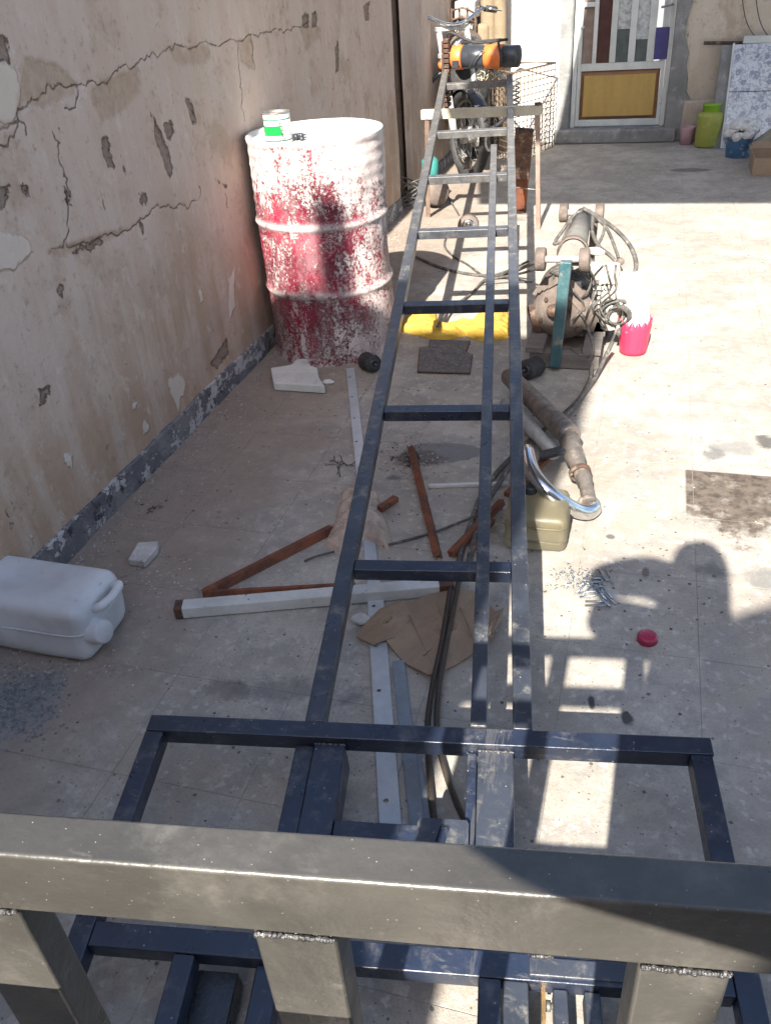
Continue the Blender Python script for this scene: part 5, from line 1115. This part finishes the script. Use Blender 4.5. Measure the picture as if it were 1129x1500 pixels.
# cardboard pieces
cb = [([(522, 936), (556, 896), (592, 884), (604, 905), (578, 940), (548, 950)], .006, 'small folded cardboard flap lying over the white strip'),
      ([(566, 945), (590, 890), (640, 872), (700, 872), (728, 905), (722, 940), (690, 962), (628, 998), (596, 975)], .003, 'large torn brown cardboard sheet under the mast'),
      ([(700, 930), (716, 905), (738, 898), (728, 925), (712, 946)], .009, 'narrow cardboard scrap under the right rail')]
for pts, z, lab in cb:
    P_ = [G(x, y, z) for x, y in pts]; c = sum(P_)/len(P_); n_ = len(P_)
    # subdivided, slightly buckled sheet
    vs = [c+np.array([0, 0, .006])]; fs = []
    K = 4
    for r_ in range(1, K+1):
        for i in range(n_):
            for s_ in range(3):
                p = P_[i]+(P_[(i+1) % n_]-P_[i])*s_/3; q = c+(p-c)*r_/K; q = q+np.array([0, 0, .011+.005*math.sin(q[0]*45)+.005*math.sin(q[1]*38+1)+.002*(r_ % 2)]); vs.append(q)
    NN = n_*3
    for i in range(NN): fs.append((0, 1+i, 1+(i+1) % NN))
    for r_ in range(K-1):
        for i in range(NN): fs.append((1+r_*NN+i, 1+(r_+1)*NN+i, 1+(r_+1)*NN+(i+1) % NN, 1+r_*NN+(i+1) % NN))
    o = MB().add(vs, fs).build('cardboard_piece', M_card, None, label=lab, cat='cardboard', org=c); sd = o.modifiers.new('s', 'SOLIDIFY'); sd.thickness = .004; sd.offset = 0
crz = MB()
for a_, b_ in (((560, 905), (590, 925)), ((600, 900), (640, 985)), ((640, 880), (655, 930)), ((655, 930), (620, 960)), ((675, 890), (700, 950))):
    p, q = G(*a_, .018), G(*b_, .018); sdv = np.array([-(q-p)[1], (q-p)[0], 0]); sdv /= np.linalg.norm(sdv); crz.bar(p, q, .0035, .004)
crz.build('torn_ply_edges', M_card, None, kind='stuff', label='torn ply edges and creases raised on the cardboard sheet', cat='cardboard')
# plastic wrap bags
crumple('plastic_wrap', [(474, 800), (490, 765), (500, 725), (525, 718), (556, 728), (566, 760), (576, 790), (568, 808), (535, 795), (500, 815)], .055, M_clear, 'crumpled brownish clear plastic wrap lying under the left rail', 'plastic wrap', 8, 60, 30)
# foam block
fb = [G(x, y, .002) for x, y in ((402, 572), (398, 550), (428, 545), (436, 537), (452, 536), (456, 546), (466, 550), (468, 562), (477, 577))]
o = MB().poly(fb, .035).build('foam_block', M_foam, None, bevel=.005, label='broken white foam block on the floor in front of the red drum', cat='foam', org=sum(fb)/len(fb))
# little white things
def chunk(px, py, s, mat, label, cat, sq=(1, 1, .4), name='debris_piece'):
    c = G(px, py); rs = random.Random(px); m = MB(); m.ball((c[0], c[1], s*sq[2]), s, 9, 6, sq)
    m.v = [tuple(np.array(v)+np.array([rs.uniform(-1, 1)*s*.16 for _ in range(3)])) for v in m.v]; m.v = [(a, b_, max(c_, .001)) for a, b_, c_ in m.v]; m.sm = [False]*len(m.sm)
    return m.build(name, mat, None, label=label, cat=cat, org=c)
sb = [G(x, y, .002) for x, y in ((190, 828), (205, 803), (234, 801), (232, 812), (214, 832))]
MB().poly(sb, .022).build('plaster_slab', M_stone, None, bevel=.003, label='small broken white plaster slab on the floor behind the jerrycan', cat='plaster piece', org=sum(sb)/5)
chunk(482, 562, .016, M_foam, 'small white crumb just right of the foam block', 'debris', (1.5, 1, .5)); chunk(530, 912, .018, M_stone, 'small white rubble lump left of the cardboard', 'debris', (1.5, 1, .6)); 
# red cap
rc = G(947, 938); cpn = thing('bottle_cap', 'round crimson plastic cap lying on the shaded floor at right', 'cap', rc)
MB().lathe([(.001, .018), (.018, .018), (.0225, .016), (.0235, .012), (.0245, .001), (.022, .0)], 40, rc, wob=lambda a, z: .006*math.sin(40*a)).build('shell', M_crimson, cpn)
# U-bolts
UBL = ['bright U-bolt standing curved at the top right of the pile', 'steel U-bolt low in the pile beside the shadow edge', 'steel U-bolt lying at the right of the pile', 'steel U-bolt crosswise at the top of the pile', 'steel U-bolt at the left side of the pile', 'steel U-bolt nearest the viewer in the pile', 'steel U-bolt in the middle of the pile', 'steel U-bolt at the right foot of the pile']
M_zinc = pm('bright_zinc', (.42, .46, .50), (.30, .33, .37), 30, .3, .9)
ub = [(886, 842, -1.2), (862, 870, .3), (884, 868, 2.2), (868, 850, .2), (856, 862, 1.1), (872, 884, .05), (874, 860, 1.9), (888, 878, 2.3)]
for k_, (x, y, an) in enumerate(ub):
    c = G(x, y, .006+.004*(k_ % 3)); L_ = .026; w_ = .0085; d = np.array([math.cos(an), math.sin(an), .06*(k_ % 3)]); s_ = np.array([-math.sin(an), math.cos(an), 0])
    pts = [c-d*L_+s_*w_, c+d*L_*.6+s_*w_]+[c+d*(L_*.6+w_*math.sin(t_))+s_*w_*math.cos(t_) for t_ in np.linspace(.3, PI-.3, 6)]+[c+d*L_*.6-s_*w_, c-d*L_-s_*w_]
    MB().tube(pts, .0029, 7).build('u_bolt', M_zinc, None, label=UBL[k_], cat='u-bolt', org=c, group='U-bolts in the loose pile')
m = MB()
for k in range(90):
    p = G(random.gauss(852, 16) if k % 3 else random.gauss(828, 10), random.gauss(848, 9), .003); a = random.uniform(0, 6); q = p+np.array([math.cos(a), math.sin(a), 0])*random.uniform(.006, .018); m.tube([p, (p+q)/2+np.array([0, 0, random.uniform(0, .008)]), q], .0012, 5)
m.build('wire_scraps', M_zinc, None, kind='stuff', label='spilled bright clippings and nails round the U-bolts', cat='clippings', org=G(850, 848))

# ================================================================== right far corner
def can(px, py, pxl, pxr, top, label, mats, Y=None):
    c = G(px, py); r = abs(AY(pxr, py-30, c[1])[0]-AY(pxl, py-30, c[1])[0])/2; c[1] += r*.8; h = AY(px, top, c[1])[2]
    t = thing('plastic_canister', label, 'canister', c, 'lime green canisters by the far wall')
    MB().lathe([(.001, .001), (r*.95, .001), (r, .02), (r*.97, h*.2), (r, h*.25), (r*.97, h*.45), (r, h*.5), (r*.99, h*.72), (r*.95, h*.78), (r*.72, h*.81), (r*.64, h*.83)], 30, c).build('body', mats[0], t)
    MB().lathe([(r*.62, h*.83), (r*.66, h*.84), (r*.66, h*.97), (r*.70, h*.975), (r*.70, h), (.001, h)], 30, c).build('lid', mats[1], t); return t
can(1035, 217, 1016, 1055, 152, 'lime green canister with a brighter lid, left of the pair by the far wall', (M_greeng, M_greenb)); can(1078, 195, 1060, 1093, 150, 'greenish canister half hidden behind the blue bucket', (M_greeng, M_greeng))
c = G(1004, 213); c[1] += .05; r = .055
MB().lathe([(.001, .001), (r*.85, .001), (r, .11), (r*1.08, .125), (r*1.02, .128), (r*.95, .12), (r*.8, .02), (.001, .02)], 26, c).build('pink_pot', M_pinkpot, None, label='small faded pink pot left of the green canister', cat='pot', org=c)
c = G(1080, 233); r = abs(AY(1102, 205, c[1])[0]-AY(1060, 205, c[1])[0])/2; c[1] += r; h = AY(1080, 196, c[1]-r)[2]
bk_ = thing('blue_bucket', 'blue plastic bucket smeared with white paint, full of white fluff', 'bucket', c)
MB().lathe([(.001, .001), (r*.86, .001), (r, h*.92), (r*1.05, h*.93), (r*1.06, h), (r*.98, h), (r*.84, .02), (.001, .02)], 36, c).build('pail', M_blue, bk_)
MB().tube([c+np.array([r*1.05*math.cos(a), -r*.5*math.sin(a)-.02, h*.93-r*.7*math.sin(a)]) for a in np.linspace(0, PI, 18)], .003, 6).build('handle', M_spring, bk_)
fl = MB()
for k in range(60):
    a = random.uniform(0, 2*PI); rr = r*1.1*math.sqrt(random.random()); s_ = random.uniform(.02, .045); fl.ball(c+np.array([rr*math.cos(a), rr*math.sin(a), h+.05*(1-(rr/r)**2)+random.uniform(-.02, .02)]), s_, 7, 5, (random.uniform(.7, 1.5), random.uniform(.7, 1.4), random.uniform(.4, .9)))
fl.v = [tuple(np.array(v)+np.random.uniform(-.006, .006, 3)) for v in fl.v]; fl.sm = [False]*len(fl.sm)
fl.build('white_fluff', M_wool, None, label='heap of white shredded fluff spilling over the blue bucket', cat='fluff', org=c+np.array([0, 0, h]))
# cardboard box, scraps behind
x0, x1 = G(1100, 258)[0], G(1175, 258)[0]; y0 = G(1100, 258)[1]; h = AY(1100, 232, y0)[2]
bx = thing('cardboard_box', 'low brown cardboard box at the right edge near the blue bucket', 'box', (x0, y0, 0))
m = MB(); m.box(x0, x1, y0, y0+.006, 0.001, h); m.box(x0, x1, y0+.30, y0+.306, 0.001, h); m.box(x0, x0+.006, y0+.007, y0+.299, 0.001, h); m.box(x0+.006, x1, y0+.007, y0+.299, .001, .006); m.build('carton', M_card, bx)
MB().frame_box((x0, y0+.30, h), (1, 0, 0), (0, .6, .8), (0, -.8, .6), 0, x1-x0, 0, .05, 0, .005).build('flap', M_card, bx)
for k_, (px, py, lab) in enumerate(((1118, 205, 'tilted grey-green scrap board on top of the box heap'), (1100, 170, 'pale crumpled sack behind the blue bucket'))):
    p = G(px, py+35); 
    if k_ == 0: MB().frame_box(p+np.array([0, .1, .15]), (.8, 0, .6), (0, 1, 0), (-.6, 0, .8), -.12, .16, -.1, .1, -.02, .02).build('scrap_board', pm('drab_board', (.26, .25, .19), None, 9, .8), None, bevel=.004, label=lab, cat='board', org=p)
    else: MB().ball(p+np.array([.02, .25, .16]), .17, 14, 10, (1, .8, 1.1)).build('pale_sack', M_foam, None, label=lab, cat='sack', org=p)

# ================================================================== LITTER: crumbs, gravel, twigs
def scatter(name, mat, pts, smin, smax, label, cat, flat=.5):
    m = MB()
    for x, y in pts:
        s = random.uniform(smin, smax); a = random.uniform(0, 6); c = np.array([x, y, s*flat*.35])
        d = np.array([math.cos(a), math.sin(a), random.uniform(-.2, .2)]); e = np.array([-d[1], d[0], random.uniform(-.2, .2)]); f = np.array([0, 0, flat])
        vs = [c+s*(d*random.uniform(.6, 1.2)), c+s*(e*random.uniform(.5, 1)), c-s*(d*random.uniform(.6, 1.2)), c-s*(e*random.uniform(.5, 1)), c+s*f*random.uniform(.5, 1), c-s*f*.3]
        m.add(vs, [(0, 1, 4), (1, 2, 4), (2, 3, 4), (3, 0, 4), (1, 0, 5), (2, 1, 5), (3, 2, 5), (0, 3, 5)])
    return m.build(name, mat, None, kind='stuff', label=label, cat=cat)
M_gravel = pm('blue_grey_gravel', (.24, .245, .25), (.12, .125, .13), 60, .85, world=True); M_crumb = pm('plaster_crumbs', (.40, .35, .31), (.24, .19, .16), 80, .9, world=True); M_dark = pm('dark_grit', (.06, .05, .045), (.12, .10, .09), 60, .8, world=True)
def px_pts(n, cx_, cy_, sx_, sy_):
    out = []
    for _ in range(n): g = G(random.gauss(cx_, sx_), random.gauss(cy_, sy_)); out.append((g[0], g[1]))
    return out
scatter('gravel', M_gravel, px_pts(900, 22, 1030, 34, 26)+px_pts(160, 60, 1000, 22, 10), .002, .0065, 'spilled blue-grey gravel on the floor at the left edge', 'gravel', .7)
pts = []
for _ in range(3200):
    y = random.uniform(.9, 5.3); x = WX+.02+abs(random.gauss(0, .20))*(1 if random.random() < .7 else .3); pts.append((x, y))
pts += px_pts(420, 330, 600, 70, 40)+px_pts(60, 90, 978, 50, 6)+px_pts(120, 610, 680, 24, 14)
scatter('plaster_crumbs', M_crumb, pts, .0018, .0085, 'fallen plaster crumbs strewn along the foot of the left wall', 'crumbs', .6)
pts = px_pts(120, 600, 665, 26, 12)+px_pts(60, 270, 590, 60, 30)+px_pts(50, 760, 690, 120, 120)+px_pts(40, 960, 850, 90, 60)+px_pts(50, 640, 760, 60, 40)
for _ in range(420): pts.append((random.uniform(-1.4, 1.0), random.uniform(.8, 5.0)))
scatter('dark_grit', M_dark, pts, .0015, .0060, 'dark grit and specks scattered over the whole floor', 'grit', .5)
pts = [(random.uniform(-1.45, .9), random.uniform(.8, 4.5)) for _ in range(260)]+px_pts(60, 245, 850, 40, 20)+px_pts(30, 505, 560, 25, 8)
scatter('white_flecks', M_stone, pts, .0015, .005, 'white paint flecks scattered over the floor', 'flecks', .4)
m = MB()
for px, py, n, s in ((500, 680, 14, .05), (272, 612, 10, .03), (228, 745, 8, .03), (605, 672, 16, .04)):
    for k in range(n):
        p = G(px+random.gauss(0, 7), py+random.gauss(0, 4), .003); a = random.uniform(0, 6); q = p+np.array([math.cos(a), math.sin(a), 0])*s*random.uniform(.3, 1); m.tube([p, (p+q)/2+np.array([random.uniform(-.004, .004), 0, .004]), q], .0016, 4)
m.build('twigs', M_dark, None, kind='stuff', label='dark twig scraps lying in small heaps on the floor', cat='twigs')
obj_hose('hooked_rod', [(446, 822, .006), (462, 815, .008), (490, 808, .012)], .003, 'thin bent dark rod beside the plastic wrap', 'rod')

# ================================================================== photographer (only the shadow falls into view)
def person():
    t = thing('person', 'person behind the viewpoint in dark clothes holding up a phone, shadow on the floor', 'person', (.26, -.42, 0))
    J = dict(pelvis=(.28, -.42, .92), chest=(.27, -.34, 1.25), neck=(.20, -.20, 1.50), head=(.18, -.14, 1.62), top=(.18, -.12, 1.735), ls=(.14, -.16, 1.58), le=(.06, -.13, 1.60), lh=(-.10, -.11, 1.53), rs=(.40, -.30, 1.42), re=(.28, -.15, 1.40), rh=(-.09, -.11, 1.43),
             lk=(.16, -.40, .48), lf=(.15, -.47, .06), rk=(.34, -.40, .48), rf=(.36, -.47, .06))
    names = list(J); E_ = [('pelvis', 'chest'), ('chest', 'neck'), ('neck', 'head'), ('head', 'top'), ('chest', 'ls'), ('ls', 'le'), ('le', 'lh'), ('chest', 'rs'), ('rs', 're'), ('re', 'rh'), ('pelvis', 'lk'), ('lk', 'lf'), ('pelvis', 'rk'), ('rk', 'rf')]
    R = dict(pelvis=.15, chest=.16, neck=.06, head=.09, top=.07, ls=.075, le=.072, lh=.05, rs=.07, re=.08, rh=.055, lk=.07, lf=.05, rk=.07, rf=.05)
    o0 = ORG[t.name]; me = bpy.data.meshes.new('body'); me.from_pydata([tuple(np.array(J[n])-o0) for n in names], [(names.index(a), names.index(b_)) for a, b_ in E_], [])
    o = bpy.data.objects.new('body', me); COL.objects.link(o); o.parent = t; me.materials.append(M_jeans)
    o.modifiers.new('skin', 'SKIN'); lay = me.skin_vertices[0] if me.skin_vertices else None
    if lay is None:
        bm = bmesh.new(); bm.from_mesh(me); bm.verts.layers.skin.verify(); bm.to_mesh(me); bm.free(); lay = me.skin_vertices[0]
    for i, n in enumerate(names): lay.data[i].radius = (R[n], R[n]*.8); lay.data[i].use_root = (i == 0)
    s_ = o.modifiers.new('sub', 'SUBSURF'); s_.levels = s_.render_levels = 2
    return t
person()
